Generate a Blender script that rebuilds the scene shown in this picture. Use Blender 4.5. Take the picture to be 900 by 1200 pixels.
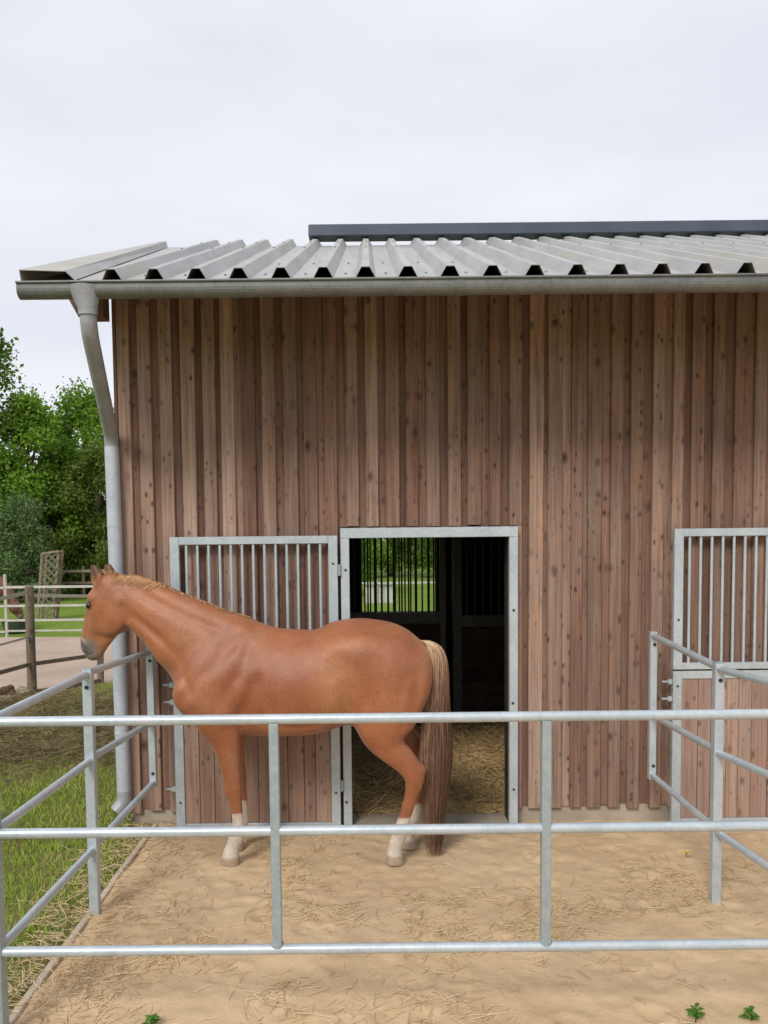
import bpy, bmesh, math, random
import numpy as np
from mathutils import Matrix, Vector, noise as mnoise

for o in list(bpy.data.objects):
    bpy.data.objects.remove(o)
SC = bpy.context.scene
COL = SC.collection
R = math.radians
rng = np.random.default_rng(7)
random.seed(7)

# ---------------------------------------------------------------- camera
CAM_H, FPX, PITCH, ROLL, PX, PY = 2.10, 950.0, R(3.5), 0.0105, 434.0, 690.0
cam_d = bpy.data.cameras.new('camera')
cam = bpy.data.objects.new('camera', cam_d)
COL.objects.link(cam)
cam_d.sensor_fit = 'VERTICAL'
cam_d.sensor_height = 36.0
cam_d.lens = FPX / 1200 * 36.0
cam_d.shift_x = (450 - PX) / 1200
cam_d.shift_y = (PY - 600) / 1200
cam_d.clip_end = 3000
cam_d.clip_start = 0.05
cam.matrix_world = Matrix.Translation((0, 0, CAM_H)) @ Matrix.Rotation(R(90) - PITCH, 4, 'X') @ Matrix.Rotation(-ROLL, 4, 'Z')
SC.camera = cam

def W(px, py, D):
    """photo measurement (900x1200) at distance D -> world point"""
    u0, v0 = px - PX, PY - py
    c, s = math.cos(ROLL), math.sin(ROLL)
    u, v = u0 * c + v0 * s, -u0 * s + v0 * c
    dy = v * math.sin(PITCH) + FPX * math.cos(PITCH)
    dz = v * math.cos(PITCH) - FPX * math.sin(PITCH)
    t = D / dy
    return Vector((u * t, D, CAM_H + dz * t))

# ---------------------------------------------------------------- sky and sun
SUN_EL, SUN_AZ = R(41), R(203)          # azimuth clockwise from +Y: behind and left of the camera
world = bpy.data.worlds.new('World')
SC.world = world
world.use_nodes = True
nt = world.node_tree
nt.nodes.clear()
sky = nt.nodes.new('ShaderNodeTexSky')
sky.sky_type = 'NISHITA'
sky.sun_disc = False
sky.sun_elevation = SUN_EL
sky.sun_rotation = SUN_AZ
wtc = nt.nodes.new('ShaderNodeTexCoord')
wmap = nt.nodes.new('ShaderNodeMapping')
wmap.inputs['Scale'].default_value = (1.0, 1.0, 3.2)
wn = nt.nodes.new('ShaderNodeTexNoise')
wn.inputs['Scale'].default_value = 2.2
wn.inputs['Detail'].default_value = 5
wn.inputs['Roughness'].default_value = 0.5
wr = nt.nodes.new('ShaderNodeValToRGB')
wr.color_ramp.elements[0].position = 0.36
wr.color_ramp.elements[1].position = 0.64
wr.color_ramp.elements[0].color = (5.45, 5.6, 6.1, 1)
wr.color_ramp.elements[1].color = (6.35, 6.4, 6.7, 1)
wm = nt.nodes.new('ShaderNodeMix')
wm.data_type = 'RGBA'
wm.inputs['Factor'].default_value = 0.93
wb = nt.nodes.new('ShaderNodeBackground')
wb.inputs['Strength'].default_value = 0.1
wo = nt.nodes.new('ShaderNodeOutputWorld')
L = nt.links.new
L(wtc.outputs['Generated'], wmap.inputs['Vector'])
L(wmap.outputs['Vector'], wn.inputs['Vector'])
L(wn.outputs['Fac'], wr.inputs['Fac'])
L(sky.outputs['Color'], wm.inputs['A'])
L(wr.outputs['Color'], wm.inputs['B'])
L(wm.outputs['Result'], wb.inputs['Color'])
L(wb.outputs['Background'], wo.inputs['Surface'])

sun_d = bpy.data.lights.new('sun', 'SUN')
sun_d.energy = 1.5
sun_d.angle = R(18)
sun_d.color = (1.0, 0.95, 0.88)
sun = bpy.data.objects.new('sun', sun_d)
COL.objects.link(sun)
sdir = Vector((math.sin(SUN_AZ) * math.cos(SUN_EL), math.cos(SUN_AZ) * math.cos(SUN_EL), math.sin(SUN_EL)))
sun.rotation_euler = sdir.to_track_quat('Z', 'Y').to_euler()
sun.location = sdir * 40

SC.view_settings.view_transform = 'Standard'
SC.view_settings.look = 'None'
SC.view_settings.gamma = 1.0
SC.view_settings.exposure = 0.58

# ---------------------------------------------------------------- material helpers
class Mt:
    def __init__(s, name):
        s.m = bpy.data.materials.new(name)
        s.m.use_nodes = True
        s.n, s.l = s.m.node_tree.nodes, s.m.node_tree.links
        s.b = s.n['Principled BSDF']
        s.out = s.n['Material Output']
    def add(s, t, **kw):
        x = s.n.new(t)
        for k, v in kw.items():
            setattr(x, k, v)
        return x
    def link(s, a, b): s.l.new(a, b)
    def coord(s, scale=(1, 1, 1), kind='Object', jitter=False):
        tc = s.add('ShaderNodeTexCoord')
        mp = s.add('ShaderNodeMapping')
        mp.inputs['Scale'].default_value = scale
        s.link(tc.outputs[kind], mp.inputs['Vector'])
        if jitter:
            oi = s.add('ShaderNodeObjectInfo')
            mu = s.add('ShaderNodeMath', operation='MULTIPLY')
            mu.inputs[1].default_value = 57.0
            s.link(oi.outputs['Random'], mu.inputs[0])
            cx = s.add('ShaderNodeCombineXYZ')
            for i in range(3): s.link(mu.outputs[0], cx.inputs[i])
            s.link(cx.outputs[0], mp.inputs['Location'])
        return mp.outputs['Vector']
    def noise(s, vec, scale, detail=4, rough=0.55, dist=0.0):
        x = s.add('ShaderNodeTexNoise')
        x.inputs['Scale'].default_value = scale
        x.inputs['Detail'].default_value = detail
        x.inputs['Roughness'].default_value = rough
        x.inputs['Distortion'].default_value = dist
        s.link(vec, x.inputs['Vector'])
        return x.outputs['Fac']
    def ramp(s, fac, stops):
        x = s.add('ShaderNodeValToRGB')
        e = x.color_ramp.elements
        while len(e) < len(stops): e.new(0.5)
        for el, (p, c) in zip(e, stops):
            el.position = p
            el.color = (*c, 1) if len(c) == 3 else c
        s.link(fac, x.inputs['Fac'])
        return x.outputs['Color']
    def mix(s, fac, a, b, blend='MIX'):
        x = s.add('ShaderNodeMix', data_type='RGBA', blend_type=blend)
        for sock, v in ((x.inputs['Factor'], fac), (x.inputs['A'], a), (x.inputs['B'], b)):
            if isinstance(v, (int, float)): sock.default_value = v
            elif isinstance(v, tuple): sock.default_value = (*v, 1)
            else: s.link(v, sock)
        return x.outputs['Result']
    def math(s, op, a, b=0.0):
        x = s.add('ShaderNodeMath', operation=op)
        for i, v in enumerate((a, b)):
            if isinstance(v, (int, float)): x.inputs[i].default_value = v
            else: s.link(v, x.inputs[i])
        return x.outputs[0]
    def bump(s, h, strength=0.3, dist=0.01):
        x = s.add('ShaderNodeBump')
        x.inputs['Strength'].default_value = strength
        x.inputs['Distance'].default_value = dist
        s.link(h, x.inputs['Height'])
        s.link(x.outputs['Normal'], s.b.inputs['Normal'])
    def base(s, v):
        if isinstance(v, tuple): s.b.inputs['Base Color'].default_value = (*v, 1)
        else: s.link(v, s.b.inputs['Base Color'])
    def set(s, rough=0.6, metal=0.0, spec=0.5):
        s.b.inputs['Roughness'].default_value = rough
        s.b.inputs['Metallic'].default_value = metal
        s.b.inputs['Specular IOR Level'].default_value = spec
        return s
    def rand(s):
        return s.add('ShaderNodeObjectInfo').outputs['Random']

MAT = {}
def simple(name, c1, c2, scale, rough=0.7, metal=0.0, bump=0.0, stretch=(1, 1, 1), kind='Object', spec=0.4, detail=5, jitter=False, bdist=0.01):
    m = Mt(name).set(rough, metal, spec)
    v = m.coord(stretch, kind, jitter)
    n = m.noise(v, scale, detail)
    m.base(m.ramp(n, [(0.3, c1), (0.7, c2)]))
    if bump: m.bump(n, bump, bdist)
    MAT[name] = m.m
    return m

def board_mat(name, light, dark, knot, rnd=(0.62, 1.2)):
    m = Mt(name).set(0.82, 0, 0.25)
    v = m.coord((1, 1, 1), 'Object', True)
    # knots: two sizes, sparse, of varied width, slightly ragged
    wob = m.noise(v, 30, 2)
    kn = None
    for sc, zc, thr, r1 in ((11.0, 6.5, .52, .44), (22.0, 13.0, .54, .46)):
        mp = m.add('ShaderNodeMapping'); mp.inputs['Scale'].default_value = (sc, sc, zc)
        m.link(v, mp.inputs['Vector'])
        vo = m.add('ShaderNodeTexVoronoi'); vo.inputs['Scale'].default_value = 1.0
        m.link(mp.outputs['Vector'], vo.inputs['Vector'])
        gate = m.add('ShaderNodeSeparateColor'); m.link(vo.outputs['Color'], gate.inputs['Color'])
        d = m.math('ADD', vo.outputs['Distance'], m.math('ADD', m.math('MULTIPLY', gate.outputs[1], .24), m.math('MULTIPLY', wob, .10)))
        k1 = m.ramp(d, [(0.10, (1, 1, 1)), (r1, (0, 0, 0))])
        k1 = m.mix(m.math('GREATER_THAN', gate.outputs[0], thr), (0.0, 0.0, 0.0), k1)
        kn = k1 if kn is None else m.mix(1.0, kn, k1, 'LIGHTEN')
    # grain
    mg = m.add('ShaderNodeMapping'); mg.inputs['Scale'].default_value = (70, 70, 2.2)
    m.link(v, mg.inputs['Vector'])
    g = m.noise(mg.outputs['Vector'], 1.0, 5, 0.6, 0.35)
    mb = m.add('ShaderNodeMapping'); mb.inputs['Scale'].default_value = (9, 9, 0.9)
    m.link(v, mb.inputs['Vector'])
    big = m.noise(mb.outputs['Vector'], 1.0, 4, 0.6)
    col = m.ramp(g, [(0.28, dark), (0.62, light)])
    col = m.mix(m.math('MULTIPLY', m.ramp(big, [(0.38, (0, 0, 0)), (0.68, (1, 1, 1))]), 0.55), col, m.mix(0.5, dark, knot))
    # silvered streaks running with the grain, different on every board
    ms = m.add('ShaderNodeMapping'); ms.inputs['Scale'].default_value = (26, 26, 0.55)
    m.link(v, ms.inputs['Vector'])
    st_ = m.noise(ms.outputs['Vector'], 1.0, 5, 0.65)
    col = m.mix(m.math('MULTIPLY', m.ramp(st_, [(0.46, (0, 0, 0)), (0.66, (1, 1, 1))]), 0.5), col, tuple(.55 * a + .45 * b for a, b in zip(light, (light[0] * 1.05, light[0] * .9, light[0] * .8))))
    # blotches: some bleached silver grey, some still orange
    mo = m.add('ShaderNodeMapping'); mo.inputs['Scale'].default_value = (7, 7, 2.0)
    m.link(v, mo.inputs['Vector'])
    bl_ = m.noise(mo.outputs['Vector'], 1.0, 6, 0.7)
    col = m.mix(m.math('MULTIPLY', m.ramp(bl_, [(0.53, (0, 0, 0)), (0.68, (1, 1, 1))]), 0.5), col, (light[0] * 1.02, light[1] * .82, light[2] * .66))
    col = m.mix(m.math('MULTIPLY', m.ramp(bl_, [(0.32, (1, 1, 1)), (0.46, (0, 0, 0))]), 0.5), col, (light[0] * .82, light[1] * .98, light[2] * 1.08))
    tint = m.ramp(m.rand(), [(0.0, (rnd[0], rnd[0] * 0.95, rnd[0] * 0.92)), (0.5, (0.92, 0.9, 0.9)), (1.0, (rnd[1], rnd[1], rnd[1]))])
    col = m.mix(1.0, col, tint, 'MULTIPLY')
    col = m.mix(m.math('MULTIPLY', kn, 0.95), col, knot)
    m.base(col)
    m.bump(g, 0.35, 0.004)
    MAT[name] = m.m

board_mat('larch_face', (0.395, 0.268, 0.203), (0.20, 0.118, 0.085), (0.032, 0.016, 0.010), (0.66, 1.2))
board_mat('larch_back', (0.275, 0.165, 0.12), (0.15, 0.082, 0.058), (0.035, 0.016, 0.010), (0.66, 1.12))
board_mat('door_plank', (0.40, 0.275, 0.21), (0.25, 0.155, 0.115), (0.09, 0.045, 0.03), (0.8, 1.15))
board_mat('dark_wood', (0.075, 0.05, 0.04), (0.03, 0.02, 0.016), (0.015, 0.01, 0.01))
board_mat('post_wood', (0.30, 0.235, 0.175), (0.17, 0.13, 0.095), (0.05, 0.04, 0.03))

def galv(name, c1, c2, rough=0.42, metal=0.35):
    m = Mt(name).set(rough, metal, 0.5)
    v = m.coord()
    vo = m.add('ShaderNodeTexVoronoi'); vo.inputs['Scale'].default_value = 55
    m.link(v, vo.inputs['Vector'])
    sp = m.add('ShaderNodeSeparateColor'); m.link(vo.outputs['Color'], sp.inputs['Color'])
    n = m.noise(v, 7, 5)
    f = m.math('ADD', m.math('MULTIPLY', sp.outputs[0], 0.22), m.math('MULTIPLY', n, 0.75))
    m.base(m.ramp(f, [(0.3, c1), (0.75, c2)]))
    r = m.math('ADD', m.math('MULTIPLY', n, 0.25), rough - 0.12)
    m.link(r, m.b.inputs['Roughness'])
    MAT[name] = m.m
galv('galvanised', (0.42, 0.485, 0.525), (0.56, 0.615, 0.65), 0.36, 0.3)
galv('galvanised_dull', (0.29, 0.36, 0.385), (0.42, 0.48, 0.50), 0.45)
galv('zinc', (0.135, 0.14, 0.137), (0.205, 0.21, 0.203), 0.45, 0.3)
galv('zinc_pipe', (0.29, 0.30, 0.325), (0.40, 0.41, 0.44), 0.5, 0.12)
galv('zinc_lit', (0.42, 0.46, 0.52), (0.55, 0.59, 0.65), 0.45, 0.15)  # paler copy of the pipe zinc, light below the eave put into its colour
galv('dark_steel', (0.05, 0.055, 0.05), (0.10, 0.11, 0.10), 0.55, 0.2)
simple('plastic_black', (0.012, 0.012, 0.012), (0.03, 0.03, 0.03), 20, 0.5)

# fibre-coated roof sheet with lichen bloom and dirt
m = Mt('roof_sheet').set(0.5, 0.12, 0.45)
v = m.coord()
n1 = m.noise(v, 1.3, 6, 0.6); n2 = m.noise(m.coord((9, 0.9, 1)), 2.0, 5)
c = m.ramp(n2, [(0.3, (0.33, 0.335, 0.34)), (0.7, (0.45, 0.45, 0.44))])
c = m.mix(m.math('MULTIPLY', m.ramp(n1, [(0.5, (0, 0, 0)), (0.72, (1, 1, 1))]), 0.5), c, (0.40, 0.36, 0.25))
m.base(c); MAT['roof_sheet'] = m.m
simple('verge_metal', (0.36, 0.35, 0.31), (0.46, 0.45, 0.40), 3, 0.5, 0.1)
simple('ridge_metal', (0.060, 0.075, 0.105), (0.085, 0.10, 0.135), 3, 0.42, 0.1)
simple('concrete', (0.27, 0.225, 0.17), (0.42, 0.36, 0.285), 5, 0.9, 0, 0.4)
simple('kerb_wood', (0.38, 0.31, 0.235), (0.56, 0.48, 0.38), 14, 0.9, 0, 0.5, (1, 0.1, 1))

# sand, paddock soil, turf
m = Mt('sand').set(0.95, 0, 0.15)
v = m.coord()
n1 = m.noise(v, 1.1, 6, 0.62); n2 = m.noise(v, 26, 6, 0.7); n3 = m.noise(v, 5.0, 5, 0.6)
c = m.ramp(n1, [(0.33, (0.525, 0.375, 0.222)), (0.66, (0.645, 0.48, 0.298))])
c = m.mix(m.math('MULTIPLY', m.ramp(n3, [(0.5, (0, 0, 0)), (0.8, (1, 1, 1))]), 0.15), c, (0.38, 0.26, 0.145))
c = m.mix(m.math('MULTIPLY', m.ramp(n2, [(0.55, (0, 0, 0)), (0.75, (1, 1, 1))]), 0.35), c, (0.27, 0.18, 0.10))
m.base(c); m.bump(n2, 0.6, 0.012); MAT['sand'] = m.m
m = Mt('soil').set(0.95, 0, 0.15)
v = m.coord()
n1 = m.noise(v, 0.7, 6, 0.6); n2 = m.noise(v, 9, 6, 0.7)
c = m.ramp(n1, [(0.3, (0.37, 0.285, 0.22)), (0.7, (0.50, 0.40, 0.32))])
c = m.mix(m.math('MULTIPLY', m.ramp(n2, [(0.55, (0, 0, 0)), (0.72, (1, 1, 1))]), 0.5), c, (0.22, 0.15, 0.105))
m.base(c); m.bump(n2, 0.6, 0.03); MAT['soil'] = m.m
m = Mt('turf').set(0.95, 0, 0.1)
v = m.coord()
n1 = m.noise(v, 0.35, 6, 0.6); n2 = m.noise(v, 7, 6, 0.7)
c = m.ramp(n1, [(0.3, (0.14, 0.22, 0.03)), (0.7, (0.23, 0.32, 0.05))])
c = m.mix(m.math('MULTIPLY', n2, 0.6), c, (0.06, 0.10, 0.018))
m.base(c); m.bump(n2, 0.6, 0.03); MAT['turf'] = m.m
m = Mt('verge_soil').set(0.95, 0, 0.1)
v = m.coord()
n1 = m.noise(v, 1.6, 6, 0.6); n2 = m.noise(v, 14, 6, 0.7)
c = m.ramp(n1, [(0.35, (0.12, 0.15, 0.04)), (0.65, (0.26, 0.20, 0.10))])
c = m.mix(m.math('MULTIPLY', n2, 0.6), c, (0.10, 0.075, 0.035))
m.base(c); m.bump(n2, 0.6, 0.03); MAT['verge_soil'] = m.m

def leafy(name, c1, c2, c3, trans=0.35, kind='Object', scale=1.5):
    """blade or leaf: per-piece shade from vertex attribute 'shade', light through the blade"""
    m = Mt(name).set(0.6, 0, 0.3)
    at = m.add('ShaderNodeAttribute', attribute_name='shade')
    col = m.ramp(at.outputs['Fac'], [(0.0, c1), (0.5, c2), (1.0, c3)])
    m.base(col)
    if trans:
        tr = m.add('ShaderNodeBsdfTranslucent'); m.link(col, tr.inputs['Color'])
        mx = m.add('ShaderNodeMixShader'); mx.inputs['Fac'].default_value = trans
        m.link(m.b.outputs[0], mx.inputs[1]); m.link(tr.outputs[0], mx.inputs[2])
        m.link(mx.outputs[0], m.out.inputs['Surface'])
    MAT[name] = m.m
leafy('grass_blade', (0.21, 0.32, 0.03), (0.34, 0.47, 0.06), (0.52, 0.56, 0.17))
leafy('straw', (0.56, 0.39, 0.20), (0.74, 0.555, 0.325), (0.88, 0.73, 0.49), 0.1)
leafy('bedding', (0.40, 0.265, 0.115), (0.62, 0.45, 0.22), (0.78, 0.62, 0.34), 0.15)
leafy('mown_hay', (0.15, 0.125, 0.05), (0.29, 0.245, 0.11), (0.43, 0.36, 0.19), 0.2)
leafy('leaf_bright', (0.10, 0.21, 0.018), (0.20, 0.35, 0.034), (0.33, 0.47, 0.06), 0.45)
leafy('leaf_dark', (0.055, 0.125, 0.016), (0.12, 0.23, 0.03), (0.20, 0.32, 0.045), 0.4)
leafy('leaf_grey', (0.09, 0.155, 0.05), (0.15, 0.23, 0.08), (0.23, 0.33, 0.13), 0.4)
leafy('leaf_brown', (0.08, 0.13, 0.02), (0.16, 0.23, 0.035), (0.28, 0.33, 0.06), 0.4)
leafy('weed_leaf', (0.06, 0.16, 0.02), (0.10, 0.24, 0.03), (0.17, 0.34, 0.06), 0.35)
leafy('mane_hair', (0.54, 0.28, 0.13), (0.66, 0.38, 0.19), (0.78, 0.54, 0.33), 0.1)
simple('bark', (0.06, 0.045, 0.03), (0.14, 0.11, 0.08), 6, 0.9, 0, 0.6, (4, 4, 0.6))
simple('tape', (0.38, 0.38, 0.34), (0.52, 0.52, 0.47), 5, 0.6)
simple('tape_beige', (0.42, 0.38, 0.32), (0.55, 0.5, 0.43), 5, 0.7)
simple('rubber', (0.03, 0.045, 0.035), (0.06, 0.075, 0.06), 5, 0.7)
simple('petal', (0.75, 0.55, 0.02), (0.85, 0.65, 0.05), 30, 0.6)
simple('dung', (0.05, 0.03, 0.015), (0.12, 0.075, 0.035), 30, 0.9, 0, 0.6)
simple('eye', (0.008, 0.005, 0.004), (0.015, 0.01, 0.008), 20, 0.08, 0, 0, spec=0.6)

# ---------------------------------------------------------------- object helpers
def tag(o, label=None, cat=None, group=None, kind=None):
    if label: o['label'] = label
    if cat: o['category'] = cat
    if group: o['group'] = group
    if kind: o['kind'] = kind
    return o
def empty(name, loc, label, cat, group=None):
    o = bpy.data.objects.new(name, None)
    o.empty_display_size = 0.2
    o.location = loc
    COL.objects.link(o)
    return tag(o, label, cat, group)
def link(name, me, mat=None, parent=None, smooth=False):
    o = bpy.data.objects.new(name, me)
    COL.objects.link(o)
    if mat is not None and not me.materials: me.materials.append(MAT[mat])
    if parent is not None:
        o.parent = parent
    if smooth: me.polygons.foreach_set('use_smooth', np.ones(len(me.polygons), dtype=bool))
    return o
def wloc(o):
    p = Vector((0, 0, 0))
    while o is not None:
        p += o.location; o = o.parent
    return p
def mesh_np(name, verts, faces, shade=None):
    """verts (n,3), faces (m,k) all with k corners"""
    me = bpy.data.meshes.new(name)
    verts = np.asarray(verts, dtype=np.float32); faces = np.asarray(faces, dtype=np.int32)
    k = faces.shape[1]
    me.vertices.add(len(verts)); me.vertices.foreach_set('co', verts.ravel())
    me.loops.add(faces.size); me.loops.foreach_set('vertex_index', faces.ravel())
    me.polygons.add(len(faces))
    me.polygons.foreach_set('loop_start', np.arange(0, faces.size, k, dtype=np.int32))
    me.update(calc_edges=True)
    if shade is not None:
        a = me.attributes.new('shade', 'FLOAT', 'POINT')
        a.data.foreach_set('value', np.asarray(shade, dtype=np.float32))
    me.validate()
    return me

class MB:
    """collects boxes / tubes in world coordinates, links them as one mesh"""
    def __init__(s): s.bm = bmesh.new()
    def box(s, lo, hi, bev=0.0):
        lo, hi = Vector(lo), Vector(hi)
        r = bmesh.ops.create_cube(s.bm, size=1.0)
        c = (lo + hi) / 2; d = hi - lo
        for v in r['verts']:
            v.co = Vector((v.co.x * d.x, v.co.y * d.y, v.co.z * d.z)) + c
        if bev:
            es = {e for v in r['verts'] for e in v.link_edges}
            bmesh.ops.bevel(s.bm, geom=list(es), offset=bev, segments=1, affect='EDGES')
        return s
    def bar(s, a, b, w, h, up=(0, 0, 1), bev=0.0):
        """rectangular bar from a to b; w across, h along up"""
        a, b = Vector(a), Vector(b)
        d = (b - a); ln = d.length; d.normalize()
        up = Vector(up)
        x = d.cross(up).normalized(); u = x.cross(d).normalized()
        r = bmesh.ops.create_cube(s.bm, size=1.0)
        for v in r['verts']:
            v.co = (a + b) / 2 + d * (v.co.x * ln) + x * (v.co.y * w) + u * (v.co.z * h)
        if bev:
            es = {e for v in r['verts'] for e in v.link_edges}
            bmesh.ops.bevel(s.bm, geom=list(es), offset=bev, segments=1, affect='EDGES')
        return s
    def tube(s, pts, rad, n=12, cap=True):
        pts = [Vector(p) for p in pts]
        rad = rad if isinstance(rad, (list, tuple)) else [rad] * len(pts)
        rings = []
        ref = None
        for i, p in enumerate(pts):
            if i == 0: t = pts[1] - pts[0]
            elif i == len(pts) - 1: t = pts[-1] - pts[-2]
            else: t = (pts[i + 1] - p).normalized() + (p - pts[i - 1]).normalized()
            t.normalize()
            if ref is None:
                ref = Vector((0, 0, 1)) if abs(t.z) < 0.9 else Vector((0, 1, 0))
            x = ref - t * ref.dot(t); x.normalize(); y = t.cross(x); ref = x
            rings.append([s.bm.verts.new(p + (x * math.cos(a) + y * math.sin(a)) * rad[i]) for a in [2 * math.pi * j / n for j in range(n)]])
        for r0, r1 in zip(rings, rings[1:]):
            for j in range(n):
                f = s.bm.faces.new((r0[j], r0[(j + 1) % n], r1[(j + 1) % n], r1[j])); f.smooth = True
        if cap:
            for f in (s.bm.faces.new(rings[0][::-1]), s.bm.faces.new(rings[-1])):
                for e in f.edges: e.smooth = False
        return s
    def disc(s, c, axis, r, depth, n=12):
        axis = Vector(axis).normalized(); c = Vector(c)
        return s.tube([c, c + axis * depth], r, n)
    def quad(s, *pts):
        s.bm.faces.new([s.bm.verts.new(p) for p in pts]); return s
    def mesh(s, name, origin=(0, 0, 0)):
        o = Vector(origin)
        for v in s.bm.verts: v.co -= o
        bmesh.ops.recalc_face_normals(s.bm, faces=s.bm.faces[:])
        me = bpy.data.meshes.new(name); s.bm.to_mesh(me); s.bm.free()
        return me
    def build(s, name, mat, parent=None, origin=None):
        """origin: world point for the object's own origin"""
        base = wloc(parent) if parent is not None else Vector((0, 0, 0))
        if origin is None:
            if parent is not None: origin = base
            else:
                xs = [v.co for v in s.bm.verts]
                origin = Vector((sum(p.x for p in xs) / len(xs), sum(p.y for p in xs) / len(xs), min(p.z for p in xs)))
        origin = Vector(origin)
        o = link(name, s.mesh(name, origin), mat, parent)
        o.location = origin - base
        return o

def strands(n_sides, P, rad, shade):
    """P (n,seg,3) centre lines -> thin prisms; rad (n,seg); shade (n,) or (n,seg)"""
    n, sg, _ = P.shape
    T = np.gradient(P, axis=1); T /= np.linalg.norm(T, axis=2, keepdims=True) + 1e-9
    ref = np.array([0.31, 0.52, 0.79]) + rng.normal(0, .3, (n, 1, 3))
    X = ref - T * (T * ref).sum(2, keepdims=True); X /= np.linalg.norm(X, axis=2, keepdims=True) + 1e-9
    Y = np.cross(T, X)
    ang = np.arange(n_sides) * 2 * np.pi / n_sides
    V = P[:, :, None, :] + rad[:, :, None, None] * (X[:, :, None, :] * np.cos(ang)[None, None, :, None] + Y[:, :, None, :] * np.sin(ang)[None, None, :, None])
    idx = np.arange(n * sg * n_sides).reshape(n, sg, n_sides)
    a = idx[:, :-1, :]; b = np.roll(a, -1, 2); d = idx[:, 1:, :]; c = np.roll(d, -1, 2)
    F = np.stack([a, b, c, d], -1).reshape(-1, 4)
    sh = shade if shade.ndim == 2 else np.repeat(shade[:, None], sg, 1)
    return V.reshape(-1, 3), F, np.repeat(sh[:, :, None], n_sides, 2).ravel()
# ================================================================ GROUND
def sheet(name, pts, z, mat):
    n = len(pts)
    me = bpy.data.meshes.new(name)
    me.from_pydata([(x, y, z) for x, y in pts], [], [list(range(n))])
    return tag(link(name, me, mat), kind='structure')
sheet('meadow', [(-700, -300), (700, -300), (700, 1600), (-700, 1600)], -0.05, 'turf')
VX0, KX = -1.63, -1.605
sheet('yard_ground', [(VX0 + .02, -14), (14, -14), (14, 5.9), (4.55, 5.9), (4.55, 1.62), (VX0 + .02, 1.62)], -.03, 'sand')
sheet('grass_verge', [(-7.5, -2), (VX0, -2), (VX0, 6.0), (-1.86, 6.0), (-1.86, 12.9), (-3.4, 12.9), (-4.0, 12.05), (-4.63, 11.2), (-4.78, 10.3), (-5.4, 6.5)], -0.022, 'verge_soil')
sheet('paddock_ground', [(-5.45, 6.0), (-4.80, 10.3), (-4.63, 11.2), (-4.0, 12.05), (-2.9, 13.6), (-2.3, 18.0), (-24, 18.6), (-24, 6.0)], -0.018, 'soil')

def vnoise(x, y, seed, cell):
    """smooth value noise, numpy"""
    r = np.random.default_rng(seed); g = r.random((256, 256))
    u, v = x / cell + 100, y / cell + 100
    i, j = np.floor(u).astype(int), np.floor(v).astype(int)
    f, h = u - i, v - j
    f = f * f * (3 - 2 * f); h = h * h * (3 - 2 * h)
    i0, i1, j0, j1 = i % 256, (i + 1) % 256, j % 256, (j + 1) % 256
    return (g[i0, j0] * (1 - f) + g[i1, j0] * f) * (1 - h) + (g[i0, j1] * (1 - f) + g[i1, j1] * f) * h
HOOF = [(rng.uniform(-1.4, 3.4), rng.uniform(2.4, 5.7), rng.uniform(0, 6.28)) for _ in range(95)]
def sand_h(x, y):
    h = 0.020 * (vnoise(x, y, 1, 0.45) - .5) + 0.013 * (vnoise(x, y, 2, 0.16) - .5) + 0.013 * (vnoise(x, y, 3, 0.06) - .5)
    for cx, cy, a in HOOF:
        lx, ly = (x - cx) * math.cos(a) + (y - cy) * math.sin(a), -(x - cx) * math.sin(a) + (y - cy) * math.cos(a)
        r_ = np.sqrt((lx / .055) ** 2 + (ly / .066) ** 2)
        h = h - .010 * np.exp(-(r_ / .85) ** 4) * (1 - .35 * np.exp(-(r_ / .4) ** 2)) + .005 * np.exp(-((r_ - 1.3) / .28) ** 2)
    return h - 0.004
xs = np.arange(KX + 0.01, 4.6, 0.02); ys = np.arange(1.6, 6.05, 0.02)
gx, gy = np.meshgrid(xs, ys, indexing='ij')
V = np.stack([gx, gy, sand_h(gx, gy)], -1).reshape(-1, 3)
idx = np.arange(gx.size).reshape(gx.shape)
F = np.stack([idx[:-1, :-1], idx[1:, :-1], idx[1:, 1:], idx[:-1, 1:]], -1).reshape(-1, 4)
tag(link('sand_yard', mesh_np('sand_yard', V, F), 'sand', None, True), kind='structure')

# timber kerb between yard and turf, in four lengths
kerb = empty('kerb_edging', (KX, 1.3, 0), 'weathered timber edging strip between the sand yard and the grass', 'edging')
yy = 1.3
for ln in (1.25, 0.95, 1.35, 1.05):
    mb = MB(); j = random.uniform(-.006, .006)
    mb.box((KX - .019 + j, yy, -.12), (KX + .019 + j, yy + ln - .012, .016 + random.uniform(-.006, .004)), .005)
    mb.build('kerb_length', 'kerb_wood', kerb); yy += ln

# ================================================================ BARN
YW = 5.90                                    # face of the recessed boards
XW0 = W(143, 600, YW).x                      # left end of the front wall
XW1 = 5.6
barn = empty('wooden_barn', (XW0, YW, 0), 'long brown timber stable building with a pale ribbed metal roof', 'barn')
YE = 4.96
Zeave = W(30, 330, YE).z
XV = W(25, 318, YE).x
lo, hi = 6.0, 14.0
for _ in range(60):
    mid = (lo + hi) / 2
    if W(190, 290, mid).x < XV: hi = mid
    else: lo = mid
YR = lo
Zridge = W(190, 290, YR).z
SL = (Zridge - Zeave) / (YR - YE)
YB = 2 * YR - YW                             # rear wall
def roof_z(y): return Zeave + (min(y, 2 * YR - y) - YE) * SL
print('barn', XW0, Zeave, XV, YR, Zridge, math.degrees(math.atan(SL)), YB)

# doorway
DX0, DX1 = W(411, 800, 5.8).x, W(597, 800, 5.8).x
DZ1 = W(500, 630, 5.8).z
JB = 0.062                                    # jamb width
BZ0 = W(560, 946, YW).z                       # lower end of the boards

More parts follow.
